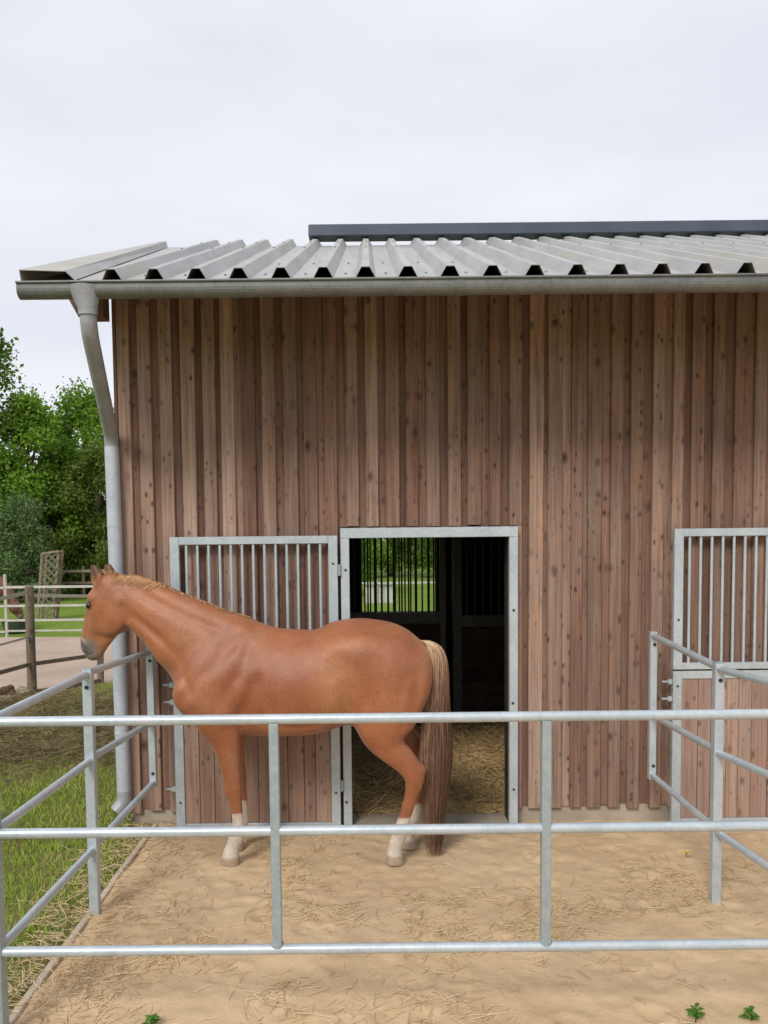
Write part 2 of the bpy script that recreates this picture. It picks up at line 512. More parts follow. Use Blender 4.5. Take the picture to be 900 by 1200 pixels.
# sheathing and plinth
mb = MB()
ztop = roof_z(YW) - 0.05
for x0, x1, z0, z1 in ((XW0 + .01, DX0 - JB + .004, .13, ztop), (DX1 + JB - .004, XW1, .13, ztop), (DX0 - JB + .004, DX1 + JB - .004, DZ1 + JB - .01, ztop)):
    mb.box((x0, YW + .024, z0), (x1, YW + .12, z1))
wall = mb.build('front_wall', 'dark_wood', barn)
mb = MB()
mb.box((XW0 + .02, YW + .012, -.4), (DX0 - JB, YW + .16, BZ0 + .03), .006)
mb.box((DX1 + JB, YW + .012, -.4), (XW1, YW + .16, BZ0 + .03), .006)
mb.build('plinth', 'concrete', barn)

# boards: recessed under-boards with face boards lapped over the gaps; each one an object
PITCH_B = 0.147
bcache = {}
def board(name, xc, w, z0, z1, y0, th, mat):
    key = (name, round(z1 - z0, 2), random.randrange(3))
    if key not in bcache:
        mb = MB()
        n = 7; h = z1 - z0
        bw = [random.uniform(-.004, .004) for _ in range(n)]
        # chamfered, slightly crooked board, unit width
        rows = []
        for i in range(n):
            z = h * i / (n - 1); o = bw[i] * .35; c = random.uniform(-.0015, .0015)
            pr = [(-.05 + o, th), (-.05 + o, .006), (-.045 + o, 0 + c), (.045 + o, 0 + c), (.05 + o, .006), (.05 + o, th)]
            rows.append([mb.bm.verts.new((x, y, z)) for x, y in pr])
        for a, b in zip(rows, rows[1:]):
            for j in range(6):
                mb.bm.faces.new((a[j], a[(j + 1) % 6], b[(j + 1) % 6], b[j]))
        mb.bm.faces.new(rows[0][::-1]); mb.bm.faces.new(rows[-1])
        me = mb.mesh(name); me.materials.append(MAT[mat]); bcache[key] = me
    o = bpy.data.objects.new(name, bcache[key])
    COL.objects.link(o); o.parent = wall
    o.location = Vector((xc, y0, z0)) - wloc(wall)
    o.scale = (w / .1, 1, 1)
    o.rotation_euler = (0, R(random.uniform(-.12, .12)), 0)
    return o
x = XW0 + .05
i = 0
zb = roof_z(YW) - 0.045
while x < XW1:
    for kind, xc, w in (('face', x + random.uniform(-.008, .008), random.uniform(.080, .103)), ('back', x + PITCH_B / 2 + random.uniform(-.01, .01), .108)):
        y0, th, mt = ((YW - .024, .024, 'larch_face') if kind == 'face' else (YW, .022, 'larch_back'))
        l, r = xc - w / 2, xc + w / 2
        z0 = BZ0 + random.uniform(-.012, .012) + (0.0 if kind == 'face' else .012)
        if kind == 'back' and xc > XW1: continue
        if l > DX0 - JB - .02 and r < DX1 + JB + .02:
            z0 = DZ1 + JB + .018 + random.uniform(-.004, .01) - (0 if kind == 'face' else .03)
        elif l < DX0 - JB < r or l < DX1 + JB < r:
            zc = DZ1 + JB + .02
            board('board', xc, w, zc, zb, y0, th, mt)
            if l < DX0 - JB < r: r = DX0 - JB - .002
            else: l = DX1 + JB + .002
            if r - l > .012: board('board', (l + r) / 2, r - l, z0, zc - .002, y0, th, mt)
            continue
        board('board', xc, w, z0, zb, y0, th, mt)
    x += PITCH_B
    i += 1
# corner board and gable / rear walls (boards joined: seen only from the side)
mb = MB(); mb.box((XW0 - .026, YW - .03, BZ0 - .01), (XW0 - .002, YW + .12, zb), .004)
mb.build('corner_board', 'larch_back', barn)
mb = MB()
y = YW + .125
while y < YB - .1:
    mb.box((XW0 - .022, y, BZ0), (XW0, y + .095, roof_z(y + .05) - .09), .004)
    mb.box((XW0, y + .06, BZ0), (XW0 + .02, y + .19, roof_z(y + .1) - .09))
    y += PITCH_B
tag(mb.build('gable_wall', 'larch_back', barn), kind='stuff')
mb = MB(); mb.box((XW0 + .022, YW + .162, -.4), (XW0 + .10, YB, roof_z(YW) - .06)); mb.build('gable_lining', 'dark_wood', barn)
me = bpy.data.meshes.new('gable_top')
zz = roof_z(YW) - .06
pts = [(XW0 + .022, YW + .16, zz), (XW0 + .022, YB - .16, zz), (XW0 + .022, YR, roof_z(YR) - .1), (XW0 + .09, YW + .16, zz), (XW0 + .09, YB - .16, zz), (XW0 + .09, YR, roof_z(YR) - .1)]
me.from_pydata([tuple(Vector(p) - barn.location) for p in pts], [], [(0, 1, 2), (5, 4, 3), (0, 2, 5, 3), (1, 4, 5, 2)])
link('gable_top', me, 'dark_wood', barn)
# rear wall with a barred doorway onto the field, far gable, floor
RX0, RX1 = W(424, 690, YB).x, W(512, 690, YB).x
RZ0 = W(470, 717, YB).z
mb = MB()
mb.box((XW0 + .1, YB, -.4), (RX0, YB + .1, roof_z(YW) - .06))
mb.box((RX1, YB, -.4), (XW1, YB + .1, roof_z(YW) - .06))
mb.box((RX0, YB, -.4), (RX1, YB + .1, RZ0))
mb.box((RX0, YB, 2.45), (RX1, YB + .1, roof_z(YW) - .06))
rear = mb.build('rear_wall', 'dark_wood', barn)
for k in range(13):
    xx = RX0 + (RX1 - RX0) * (k + .5) / 13
    MB().tube([(xx, YB + .05, RZ0 - .02), (xx, YB + .05, 2.47)], .011, 8).build('window_bar', 'dark_steel', rear)
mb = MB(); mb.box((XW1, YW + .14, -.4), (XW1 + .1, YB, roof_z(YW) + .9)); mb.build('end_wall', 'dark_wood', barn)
sheet('stall_floor', [(XW0 + .1, YW + .16), (XW1, YW + .16), (XW1, YB), (XW0 + .1, YB)], .004, 'verge_soil')

# stall partition with bars and the side partition
YP = 8.5
PZ = W(450, 718, YP).z
part = MB()
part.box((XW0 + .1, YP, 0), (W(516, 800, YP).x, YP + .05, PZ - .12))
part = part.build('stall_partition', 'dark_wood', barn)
mb = MB()
xp0, xp1 = W(516, 800, YP).x, W(531, 800, YP).x
mb.box((xp0, YP - .02, 0), (xp0 + .06, YP + .06, 2.75))
mb.box((xp1, YP - .03, 0), (xp1 + .09, YP + .07, 2.75))
mb.box((XW0 + .1, YP - .012, PZ - .118), (xp0 - .002, YP + .052, PZ))
mb.box((XW0 + .1, YP - .012, 2.5), (xp0 - .002, YP + .052, 2.56))
mb.box((xp1 + .092, YP - .012, PZ - .16), (3.2, YP + .052, PZ - .04))
mb.box((xp1 + .092, YP - .012, 2.5), (3.2, YP + .052, 2.56))
mb.build('steel_frame', 'dark_steel', part)
xx = W(412, 700, YP).x - 0.9
while xx < xp0 - .03:
    MB().tube([(xx, YP + .02, PZ - .01), (xx, YP + .02, 2.51)], .009, 8).build('bar', 'dark_steel', part)
    xx += .0715
xx = xp1 + .15
while xx < 2.1:
    MB().tube([(xx, YP + .02, PZ - .05), (xx, YP + .02, 2.51)], .009, 8).build('bar', 'dark_steel', part)
    xx += .085
zz0 = 0.02
while zz0 < PZ - .2:          # horizontal planks of the right-hand partition
    MB().box((xp1 + .095, YP, zz0), (3.2, YP + .04, zz0 + .135), .004).build('plank', 'dark_wood', part)
    zz0 += .142
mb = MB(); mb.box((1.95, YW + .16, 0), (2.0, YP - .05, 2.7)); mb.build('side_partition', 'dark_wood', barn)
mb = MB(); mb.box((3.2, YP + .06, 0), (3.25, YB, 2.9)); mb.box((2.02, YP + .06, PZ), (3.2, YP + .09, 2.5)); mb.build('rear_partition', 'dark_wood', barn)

# ---------------------------------------------------------------- roof
XR1 = XW1 + .5
RP = (W(577, 322, YE).x - W(131, 322, YE).x) / 9
XRIB = W(131, 322, YE).x
HR = 0.066
prof = [(XV + .04, 0.0)]
x = XRIB
while x < XR1:
    prof += [(x - .062, 0.0), (x - .024, HR), (x + .024, HR), (x + .062, 0.0)]
    x += RP
prof = [prof[0]] + prof[1:]
nrm = Vector((0, -SL, 1)).normalized()
def sheet_pts(y, off, back=False):
    z = roof_z(y)
    ny = nrm.y if not back else -nrm.y
    return [(px_, y + (h + off) * ny, z + (h + off) * nrm.z) for px_, h in prof]
mb = MB()
for back in (False, True):
    ya, yb = (YE, YR) if not back else (2 * YR - YE, YR)
    y_list = [ya + (yb - ya) * t for t in (0, 1)]
    rows = [sheet_pts(y_, 0, back) for y_ in y_list]
    low = [sheet_pts(y_, -.004, back) for y_ in y_list]
    vt = [[mb.bm.verts.new(p) for p in r] for r in rows]
    vl = [[mb.bm.verts.new(p) for p in r] for r in low]
    for j in range(len(prof) - 1):
        mb.bm.faces.new((vt[0][j], vt[0][j + 1], vt[1][j + 1], vt[1][j]))
        mb.bm.faces.new((vl[0][j], vl[0][j + 1], vl[1][j + 1], vl[1][j]))
        mb.bm.faces.new((vt[0][j], vt[0][j + 1], vl[0][j + 1], vl[0][j]))
roof = mb.build('roof', 'roof_sheet', barn)
# rows of screws along the purlins
mb = MB()
for t in (.08, .32, .56, .80):
    y_ = YE + (YR - YE) * t
    xx = XRIB
    while xx < XR1 - .2:
        c = Vector((xx + RP / 2 * (0 if t > .5 else 1), y_, roof_z(y_))) + nrm * (HR if t > .5 else 0)
        bmesh.ops.create_icosphere(mb.bm, subdivisions=1, radius=.011, matrix=Matrix.Translation(c))
        xx += RP
tag(mb.build('roof_screw', 'zinc', roof), kind='stuff')
# timber deck under the sheets, rafters and the plate that shows at the corner
mb = MB()
for back in (False, True):
    ya, yb = (YE + .03, YR) if not back else (2 * YR - YE - .03, YR)
    rows = []
    for off in (-.012, -.05):
        for y_ in (ya, yb):
            for xx in (XV + .06, XR1):
                ny = nrm.y if not back else -nrm.y
                rows.append(mb.bm.verts.new((xx, y_ + off * ny, roof_z(y_) + off * nrm.z)))
    a = rows
    for q in ((0, 1, 3, 2), (4, 5, 7, 6), (0, 1, 5, 4), (2, 3, 7, 6), (0, 2, 6, 4), (1, 3, 7, 5)):
        mb.bm.faces.new([a[k] for k in q])
mb.build('roof_deck', 'larch_back', barn)
# gable overhang: plate end with a slanted cut
p0, p1 = W(93, 372, 5.72), W(79, 347, 5.72)
zpl = roof_z(5.72) - .06
me = bpy.data.meshes.new('wall_plate')
pr = [(p0.x, p0.z), (XW0 - .03, p0.z), (XW0 - .03, zpl), (p1.x - .03, zpl), (p1.x, p1.z)]
vs = [Vector((a, y_, b)) - barn.location for y_ in (5.70, 5.84) for a, b in pr]
me.from_pydata([tuple(v_) for v_ in vs], [], [(0, 1, 2, 3, 4), (9, 8, 7, 6, 5)] + [(i_, i_ + 5, (i_ + 1) % 5 + 5, (i_ + 1) % 5) for i_ in range(5)])
link('wall_plate', me, 'larch_back', barn)
# verge flashing, standing on the rib tops, open at its lower end
mb = MB()
vx1 = W(88, 322, YE).x
def vp(xx, y_, h): return (xx, y_ + h * nrm.y, roof_z(y_) + h * nrm.z)
# a tapering strip: wide at the eave, narrow at the ridge
tp, bt, te, ti = HR - .010, -.045, HR + .002, HR - .008
ya, yb = YE - .01, YR
we, wr_ = vx1 - XV, .055
mb.quad(vp(XV, ya, bt), vp(XV, ya, te), vp(XV, yb, tp), vp(XV, yb, bt))
mb.quad(vp(XV, ya, te), vp(XV + we - .05, ya, ti), vp(XV + wr_ - .012, yb, tp), vp(XV, yb, tp))
o = mb.build('verge_flashing', 'verge_metal', barn)
mb = MB()
mb.quad(vp(XV + we - .05, ya, ti - .001), vp(XV + we, ya, .005), vp(XV + wr_, yb, .005), vp(XV + wr_ - .012, yb, tp - .001))
o2 = mb.build('verge_turndown', 'roof_sheet', barn)
sm = o2.modifiers.new('thickness', 'SOLIDIFY'); sm.thickness = .004; sm.offset = -1
sm = o.modifiers.new('thickness', 'SOLIDIFY'); sm.thickness = .004; sm.offset = -1
# ridge cap: raised slate coloured trim, on the rib tops
rx0 = W(362, 272, YR).x
mb = MB()
zr = roof_z(YR) + HR + .0
hz = .115
mb.box((rx0, YR - .09, zr), (XR1, YR + .09, zr + hz), .008)
mb.build('ridge_cap', 'ridge_metal', barn)

# gutter: U trough with bead, funnel and downpipe
GY = 4.89
gt = W(434, 326.5, GY - .06).z
GR, GD = .050, .032
def gut_prof(r, d):
    pts = [(GY - r, 0), (GY - r, -d)] + [(GY - r * math.cos(a), -d - r * math.sin(a)) for a in [math.pi * k / 10 for k in range(1, 10)]] + [(GY + r, -d), (GY + r, .012)]
    return pts
XG0, XG1 = W(23, 335, GY).x, XR1
out, inn = gut_prof(GR, GD), gut_prof(GR - .004, GD)
mb = MB()
loop = out + inn[::-1]
xs_ = [XG0, XG1]
ring = [[mb.bm.verts.new((xx, y_, gt + z_)) for y_, z_ in loop] for xx in xs_]
n = len(loop)
for j in range(n):
    mb.bm.faces.new((ring[0][j], ring[0][(j + 1) % n], ring[1][(j + 1) % n], ring[1][j]))
for xx, s_ in ((XG0, 1), (XG1, -1)):
    cap = [mb.bm.verts.new((xx, y_, gt + z_)) for y_, z_ in out]; cap2 = [mb.bm.verts.new((xx + s_ * .004, y_, gt + z_)) for y_, z_ in out]
    mb.bm.faces.new(cap); mb.bm.faces.new(cap2[::-1])
gut = mb.build('gutter', 'zinc', barn)
MB().tube([(XG0, GY - GR - .004, gt + .003), (XG1, GY - GR - .004, gt + .003)], .008, 8).build('gutter_bead', 'zinc', gut)
for xx in (W(533, 335, GY).x, W(640, 335, GY).x + .02):
    mb = MB(); pr = gut_prof(GR + .003, GD)
    for (y0, z0), (y1, z1) in zip(pr, pr[1:]):
        mb.quad((xx, y0, gt + z0), (xx + .05, y0, gt + z0), (xx + .05, y1, gt + z1), (xx, y1, gt + z1))
    mb.build('gutter_joint', 'zinc', gut)
mb = MB(); mb.box((XV + .06, YE + .005, gt - .055), (XR1, YE + .03, Zeave - .02)); mb.build('fascia_board', 'larch_back', barn)
hx = W(101, 340, GY).x
f0, f1 = W(100, 337, GY), W(103, 364, GY)
mb = MB()
mb.tube([(f0.x, GY, f0.z), (f0.x, GY, f0.z - .03), f1 + Vector((0, 0, .015)), f1 - Vector((-.001, 0, .03))], [.092, .086, .057, .055], 20, cap=False)
mb.build('gutter_outlet', 'zinc_pipe', gut)
YD = 5.83
A = f1 - Vector((0, 0, .005)); B = W(104.5, 388, GY + .01); C = W(130.5, 512, YD); Dn = W(132, 540, YD)
E = W(146, 940, YD)
def bend(p, q, r, n=6, k=.09):
    """round the corner at q between p and r"""
    a = q + (p - q).normalized() * k; b = q + (r - q).normalized() * k
    return [a * (1 - t) ** 2 + q * 2 * t * (1 - t) + b * t * t for t in [i_ / n for i_ in range(n + 1)]]
path = [A] + bend(A, B, C) + bend(B, C, E)
pipe = MB().tube(path, .049, 20).build('downpipe', 'zinc_pipe', barn)
Es = Vector((E.x, YD, .12))
MB().tube([C + (E - C).normalized() * .07, E], .0505, 20).build('lower_pipe', 'zinc_lit', pipe)
MB().tube([E + (C - E).normalized() * .09] + bend(C, E, E + Vector((-.07, -.05, -.08)), 5, .05) + [E + Vector((-.05, -.035, -.06))], .053, 18).build('outlet_shoe', 'zinc_pipe', pipe)
for py_ in (612, 855):
    c = W(136, py_, YD); t_ = (py_ - 512) / (940 - 512.0); c = C + (E - C) * t_
    MB().tube([c, c - Vector((0, 0, .02))], .054, 18).build('pipe_bracket', 'zinc_lit', pipe)

# ---------------------------------------------------------------- door frame and leaves
YF = 5.80
mb = MB()
mb.box((DX0 - JB, YF, 0.0), (DX0, YF + .06, DZ1), .003)
mb.box((DX1, YF, 0.0), (DX1 + JB, YF + .06, DZ1), .003)
mb.box((DX0 - JB, YF, DZ1 + .001), (DX1 + JB, YF + .06, DZ1 + JB + .012), .003)
frame = mb.build('door_frame', 'galvanised', barn)
mb = MB()                                    # timber lining of the opening behind the steel
mb.box((DX0 - JB, YF + .062, 0.0), (DX0 - .006, YW + .15, DZ1 + .01))
mb.box((DX1 + .006, YF + .062, 0.0), (DX1 + JB, YW + .15, DZ1 + .01))
mb.box((DX0 - JB, YF + .062, DZ1 + .012), (DX1 + JB, YW + .15, DZ1 + JB))
mb.build('lining', 'dark_wood', frame)
for px_, py_ in ((602, 715), (601, 824), (602, 925), (405, 668), (406, 940)):
    c = W(px_, py_, YF)
    MB().disc(c, (0, -1, 0), .009, .006, 10).build('bolt', 'plastic_black', frame)
mb = MB(); mb.box((DX0, YF + .02, -.05), (DX1, YW + .15, .012)); mb.build('threshold', 'concrete', frame)

def leaf(x0, x1, z0, zs, z1, nb, latches):
    th = .042; y0, y1 = YF - .012, YF + .03
    s = .066; g = .012
    mb = MB()
    for zb_, zt_ in ((z0, zs - g), (zs, z1)):
        mb.box((x0, y0, zb_), (x0 + s, y1, zt_), .003)
        mb.box((x1 - s, y0, zb_), (x1, y1, zt_), .003)
        hb = s * (.72 if zb_ == zs else .45)
        mb.box((x0 + s, y0 + .003, zb_), (x1 - s, y1 - .002, zb_ + hb), .003)
        mb.box((x0 + s, y0 + .003, zt_ - s * .85), (x1 - s, y1 - .002, zt_), .003)
    lf = mb.build('stable_door', 'galvanised', barn)
    inner = x1 - x0 - 2 * s
    sp = inner / (nb + .35)
    for k in range(nb):
        xx = x0 + s + sp * (k + .62)
        MB().tube([(xx, YF + .009, zs + s * .7), (xx, YF + .009, z1 - s * .8)], .0105, 10).build('bar', 'galvanised', lf)
    npk = 10
    wv = [random.uniform(.8, 1.2) for _ in range(npk)]; tw = sum(wv); xx = x0 + s
    for w_ in wv:
        w = inner * w_ / tw
        MB().box((xx + .0015, YF - .001 + random.uniform(-.0015, .0015), z0 + s * .45 + .001), (xx + w - .0015, YF + .026, zs - g - s * .85 - .001), .0035).build('plank', 'door_plank', lf)
        xx += w
    for zl in latches:
        mb = MB()
        mb.tube([(x0 - .075, YF + .006, zl), (x0 + .004, YF + .006, zl)], .008, 8)
        mb.box((x0 - .03, YF - .004, zl - .018), (x0 - .002, YF + .02, zl + .018), .002)
        mb.build('latch', 'galvanised', lf)
    for bx, bz in ((x0 + s / 2, z0 + .19), (x0 + s / 2, zs - .12), (x1 - s / 2, z0 + .25), (x0 + s / 2, zs + .36), (x1 - s / 2, z1 - .2)):
        MB().disc((bx, y0, bz), (0, -1, 0), .008, .005, 10).build('bolt', 'plastic_black', lf)
    return lf
lz0 = W(300, 969, YF).z
zs_l = W(300, 787, YF).z
leaf1 = leaf(W(203, 800, YF).x, W(397.5, 800, YF).x, lz0, zs_l, W(300, 628.5, YF).z, 13, [W(205, q, YF).z for q in (803, 823, 925)])
for zh in (W(400, 668, YF).z, W(402, 920, YF).z):
    mb = MB(); xh = W(399.5, 800, YF).x
    mb.tube([(xh, YF - .012, zh - .04), (xh, YF - .012, zh + .04)], .011, 10)
    mb.build('hinge', 'galvanised_dull', leaf1)
x2 = W(788, 800, YF).x
leaf2 = leaf(x2, x2 + 1.19, W(840, 963, YF).z, W(840, 784, YF).z, W(840, 619, YF).z, 13, [W(780, q, YF).z for q in (799, 819)])
# ================================================================ GALVANISED PEN FENCES
TR = .0215
DF = 3.32
zt, zm, zl = W(434, 841.5, DF).z, W(434, 972.5, DF).z, W(434, 1111, DF).z
xcl, xcr = W(-4, 1120, DF).x, 2.13
front = empty('front_fence', (0, DF, 0), 'long galvanised pipe fence panel running across the front of the yard', 'fence')
posts = [W(323, 980, DF).x, W(639.5, 980, DF).x]
PW = .0198
MB().tube([(xcl, DF, zt), (xcr, DF, zt)], TR, 16).build('top_rail', 'galvanised', front)
MB().tube([(xcl, DF, zl), (xcr, DF, zl)], TR, 16).build('bottom_rail', 'galvanised', front)
seg = [xcl] + posts + [xcr]
for a, b in zip(seg, seg[1:]):
    MB().tube([(a + PW * .9, DF, zm), (b - PW * .9, DF, zm)], TR, 16).build('middle_rail', 'galvanised', front)
for xx in posts:
    MB().box((xx - PW, DF - PW, zl + TR * .8), (xx + PW, DF + PW, zt - TR * .8), .003).build('upright', 'galvanised_dull', front)
for xx in (xcl, xcr):
    p = MB().box((xx - .03, DF - .03, -.3), (xx + .03, DF + .03, zt + .03), .003).build('post', 'galvanised_dull', front)
for xx in posts:      # weld collars
    MB().tube([(xx, DF, zl + TR * .7), (xx, DF, zl + TR * 1.3)], .027, 12).build('weld', 'galvanised_dull', front)

def side_fence(label, xpost, dpost, xwall, dwall, xfront, zs, ze, zpost, bolt_side, ext):
    f = empty('side_fence', (xpost, dpost, 0), label, 'fence')
    p = MB().box((xpost - .026, dpost - .026, -.3), (xpost + .026, dpost + .026, zpost + .02), .003).build('post', 'galvanised', f)
    MB().box((xpost - .025, dpost - .025, zpost + .0205), (xpost + .025, dpost + .025, zpost + .026), .002).build('post_cap', 'galvanised_dull', p)
    MB().disc((xpost - .002 + bolt_side, dpost - .026, zpost - .075), (0, -1, 0), .011, .006, 12).build('plug', 'plastic_black', p)
    # upright at the wall
    w = MB().box((xwall - .024, dwall - .02, ze[0] - .03), (xwall + .024, dwall + .025, ze[2] + .03), .003).build('wall_upright', 'galvanised', f)
    for z_ in (ze[0] + .07, ze[2] - .06):
        MB().disc((xwall + .004, dwall - .02, z_), (0, -1, 0), .011, .006, 12).build('plug', 'plastic_black', w)
    for z0, z1, zf in zip(zs, ze, (zl, zm, zt)):
        MB().tube([(xpost, dpost + .022, z0), (xwall, dwall - .015, z1)], TR * .98, 14).build('inner_rail', 'galvanised', f)
        MB().tube([(xpost, dpost - .022, z0 - .008), (xfront, DF + .03, zf)], TR * .98, 14).build('outer_rail', 'galvanised', f)
    return f
DLP = 4.48
pl = W(106.5, 900, DLP)
side_fence('galvanised pipe fence on the left beside the grass, under the horse head', pl.x, DLP, W(178, 850, 5.66).x, 5.66, xcl,
           [W(111, q, DLP).z for q in (993, 889, 788)], [W(178, q, 5.66).z for q in (917, 846, 764)], W(104, 789, DLP).z, .002, 0)
DRP = 4.56
pr_ = W(840, 900, DRP)
side_fence('galvanised pipe fence on the right in front of the barred door', pr_.x, DRP, W(764.5, 830, 5.66).x, 5.66, xcr,
           [W(840, q, DRP).z for q in (972, 880, 782)], [W(765, q, 5.66).z for q in (908, 838, 745)], W(842, 781, DRP).z, .004, 0)

# ================================================================ HORSES (signed distance fields -> surface nets)
def smin(a, b, k):
    h = np.clip(.5 + .5 * (b - a) / k, 0, 1)
    return b * (1 - h) + a * h - k * h * (1 - h)
def smax(a, b, k): return -smin(-a, -b, k)
def catmull(P, n=6):
    P = np.asarray(P, float); Q = np.vstack([2 * P[0] - P[1], P, 2 * P[-1] - P[-2]]); out = []
    for i in range(1, len(Q) - 2):
        for t in np.linspace(0, 1, n, endpoint=False):
            a, b, c, d = Q[i - 1], Q[i], Q[i + 1], Q[i + 2]
            out.append(.5 * (2 * b + (c - a) * t + (2 * a - 5 * b + 4 * c - d) * t ** 2 + (3 * b - a - 3 * c + d) * t ** 3))
    out.append(P[-1]); return np.array(out)

class Field:
    def __init__(s, lo, hi, h):
        s.lo, s.h = np.array(lo), h
        s.n = np.ceil((np.array(hi) - s.lo) / h).astype(int) + 1
        s.ax = [s.lo[i] + h * np.arange(s.n[i]) for i in range(3)]
        s.v = np.full(s.n, 0.3, np.float32)
    def box(s, lo, hi):
        a = np.clip(np.floor((np.array(lo) - s.lo) / s.h).astype(int), 0, s.n); b = np.clip(np.ceil((np.array(hi) - s.lo) / s.h).astype(int) + 1, 0, s.n)
        return tuple(slice(i, j) for i, j in zip(a, b))
    def grid(s, sl): return np.meshgrid(*[s.ax[i][sl[i]] for i in range(3)], indexing='ij', sparse=True)
    def put(s, sl, d, k, op='add'):
        cur = s.v[sl]
        s.v[sl] = (smin(cur, d, k) if op == 'add' else smax(cur, -d, k)).astype(np.float32)
    def tube(s, st, k=.04, pad=.12, xf=None, op='add', n=6):
        """st rows: x, z, half extent across the axis in the side plane, half width in y, y centre"""
        S = catmull(st, n)
        S[:, 2:4] = np.maximum(S[:, 2:4], .003)
        r = S[:, 2].max() + pad
        if xf is None:
            sl = s.box((S[:, 0].min() - r, (S[:, 4] - S[:, 3]).min() - pad, S[:, 1].min() - r), (S[:, 0].max() + r, (S[:, 4] + S[:, 3]).max() + pad, S[:, 1].max() + r))
            X, Y, Z = s.grid(sl)
            d = s.tube_d(S, X, Y, Z)
        else:
            M, piv = xf
            c = np.array([[a, y, b] for a, b, _, _, y in S]); c = (c - piv) @ M.T + piv
            sl = s.box(c.min(0) - r, c.max(0) + r)
            X, Y, Z = np.broadcast_arrays(*s.grid(sl))
            p = (np.stack([X, Y, Z], -1) - piv) @ M + piv
            d = s.tube_d(S, p[..., 0], p[..., 1], p[..., 2])
        s.put(sl, d, k, op)
    @staticmethod
    def tube_d(S, X, Y, Z):
        best = None
        for a, b in zip(S[:-1], S[1:]):
            ux, uz = b[0] - a[0], b[1] - a[1]; L2 = ux * ux + uz * uz + 1e-12
            t = np.clip(((X - a[0]) * ux + (Z - a[1]) * uz) / L2, 0, 1)
            d2 = (X - a[0] - ux * t) ** 2 + (Z - a[1] - uz * t) ** 2
            if best is None:
                best = d2; A = a[2] + (b[2] - a[2]) * t; B = a[3] + (b[3] - a[3]) * t; C = a[4] + (b[4] - a[4]) * t
            else:
                m = d2 < best
                best = np.where(m, d2, best)
                A = np.where(m, a[2] + (b[2] - a[2]) * t, A); B = np.where(m, a[3] + (b[3] - a[3]) * t, B); C = np.where(m, a[4] + (b[4] - a[4]) * t, C)
        n2 = best; y2 = (Y - C) ** 2
        k0 = np.sqrt(n2 / A ** 2 + y2 / B ** 2); k1 = np.sqrt(n2 / A ** 4 + y2 / B ** 4) + 1e-9
        return np.where(k0 < .05, -np.minimum(A, B), k0 * (k0 - 1) / k1)
    def ell(s, c, r, k=.04, op='add', xf=None, rot=0.0, pad=.1):
        """ellipsoid centre (x,y,z), radii (x,y,z), rot about y"""
        c = np.array(c); r = np.array(r); R_ = r.max() + pad
        cw = c if xf is None else (c - xf[1]) @ xf[0].T + xf[1]
        sl = s.box(cw - R_, cw + R_)
        X, Y, Z = np.broadcast_arrays(*s.grid(sl))
        p = np.stack([X, Y, Z], -1)
        if xf is not None: p = (p - xf[1]) @ xf[0] + xf[1]
        q = p - c
        if rot:
            cs, sn = math.cos(rot), math.sin(rot)
            q = np.stack([q[..., 0] * cs + q[..., 2] * sn, q[..., 1], -q[..., 0] * sn + q[..., 2] * cs], -1)
        k0 = np.linalg.norm(q / r, axis=-1); k1 = np.linalg.norm(q / r ** 2, axis=-1) + 1e-9
        s.put(sl, np.where(k0 < .05, -r.min(), k0 * (k0 - 1) / k1), k, op)
    def blur(s, it, sl=(slice(None),) * 3):
        v = s.v[sl]
        for _ in range(it):
            for ax in range(3):
                a = [slice(None)] * 3; b = list(a); c = list(a)
                a[ax] = slice(0, -2); b[ax] = slice(1, -1); c[ax] = slice(2, None)
                n_ = v.copy(); n_[tuple(b)] = .25 * v[tuple(a)] + .5 * v[tuple(b)] + .25 * v[tuple(c)]; v = n_
        s.v[sl] = v
    def mesh(s):
        V = s.v; n = s.n
        ins = V < 0
        c8 = [(i, j, k) for i in (0, 1) for j in (0, 1) for k in (0, 1)]
        cnt = sum(ins[i:n[0] - 1 + i, j:n[1] - 1 + j, k:n[2] - 1 + k].astype(np.int8) for i, j, k in c8)
        I = np.argwhere((cnt > 0) & (cnt < 8))
        cid = np.full(n - 1, -1, np.int64); cid[tuple(I.T)] = np.arange(len(I))
        vals = {c: V[I[:, 0] + c[0], I[:, 1] + c[1], I[:, 2] + c[2]] for c in c8}
        acc = np.zeros((len(I), 3)); w = np.zeros(len(I))
        for a in c8:
            for ax in range(3):
                if a[ax] == 0:
                    b = list(a); b[ax] = 1; b = tuple(b)
                    va, vb = vals[a], vals[b]; m = (va < 0) != (vb < 0)
                    t = va / np.where(va == vb, 1, va - vb)
                    p = np.array(a, float)[None].repeat(len(I), 0); p[:, ax] = t
                    acc[m] += p[m]; w[m] += 1
        verts = s.lo + (I + acc / w[:, None]) * s.h
        faces = []
        for ax in range(3):
            o1, o2 = [(1, 2), (2, 0), (0, 1)][ax]
            sa = [slice(None)] * 3; sb = [slice(None)] * 3
            sa[ax] = slice(0, n[ax] - 1); sb[ax] = slice(1, n[ax])
            a, b = ins[tuple(sa)], ins[tuple(sb)]
            E = np.argwhere(a != b)
            E = E[(E[:, o1] > 0) & (E[:, o2] > 0) & (E[:, o1] < n[o1] - 1) & (E[:, o2] < n[o2] - 1)]
            fl = a[tuple(E.T)]
            q = []
            for d1, d2 in ((1, 1), (0, 1), (0, 0), (1, 0)):
                e = E.copy(); e[:, o1] -= d1; e[:, o2] -= d2; q.append(cid[tuple(e.T)])
            q = np.stack(q, -1)
            q[~fl] = q[~fl][:, ::-1]
            faces.append(q)
        return verts, np.concatenate(faces)

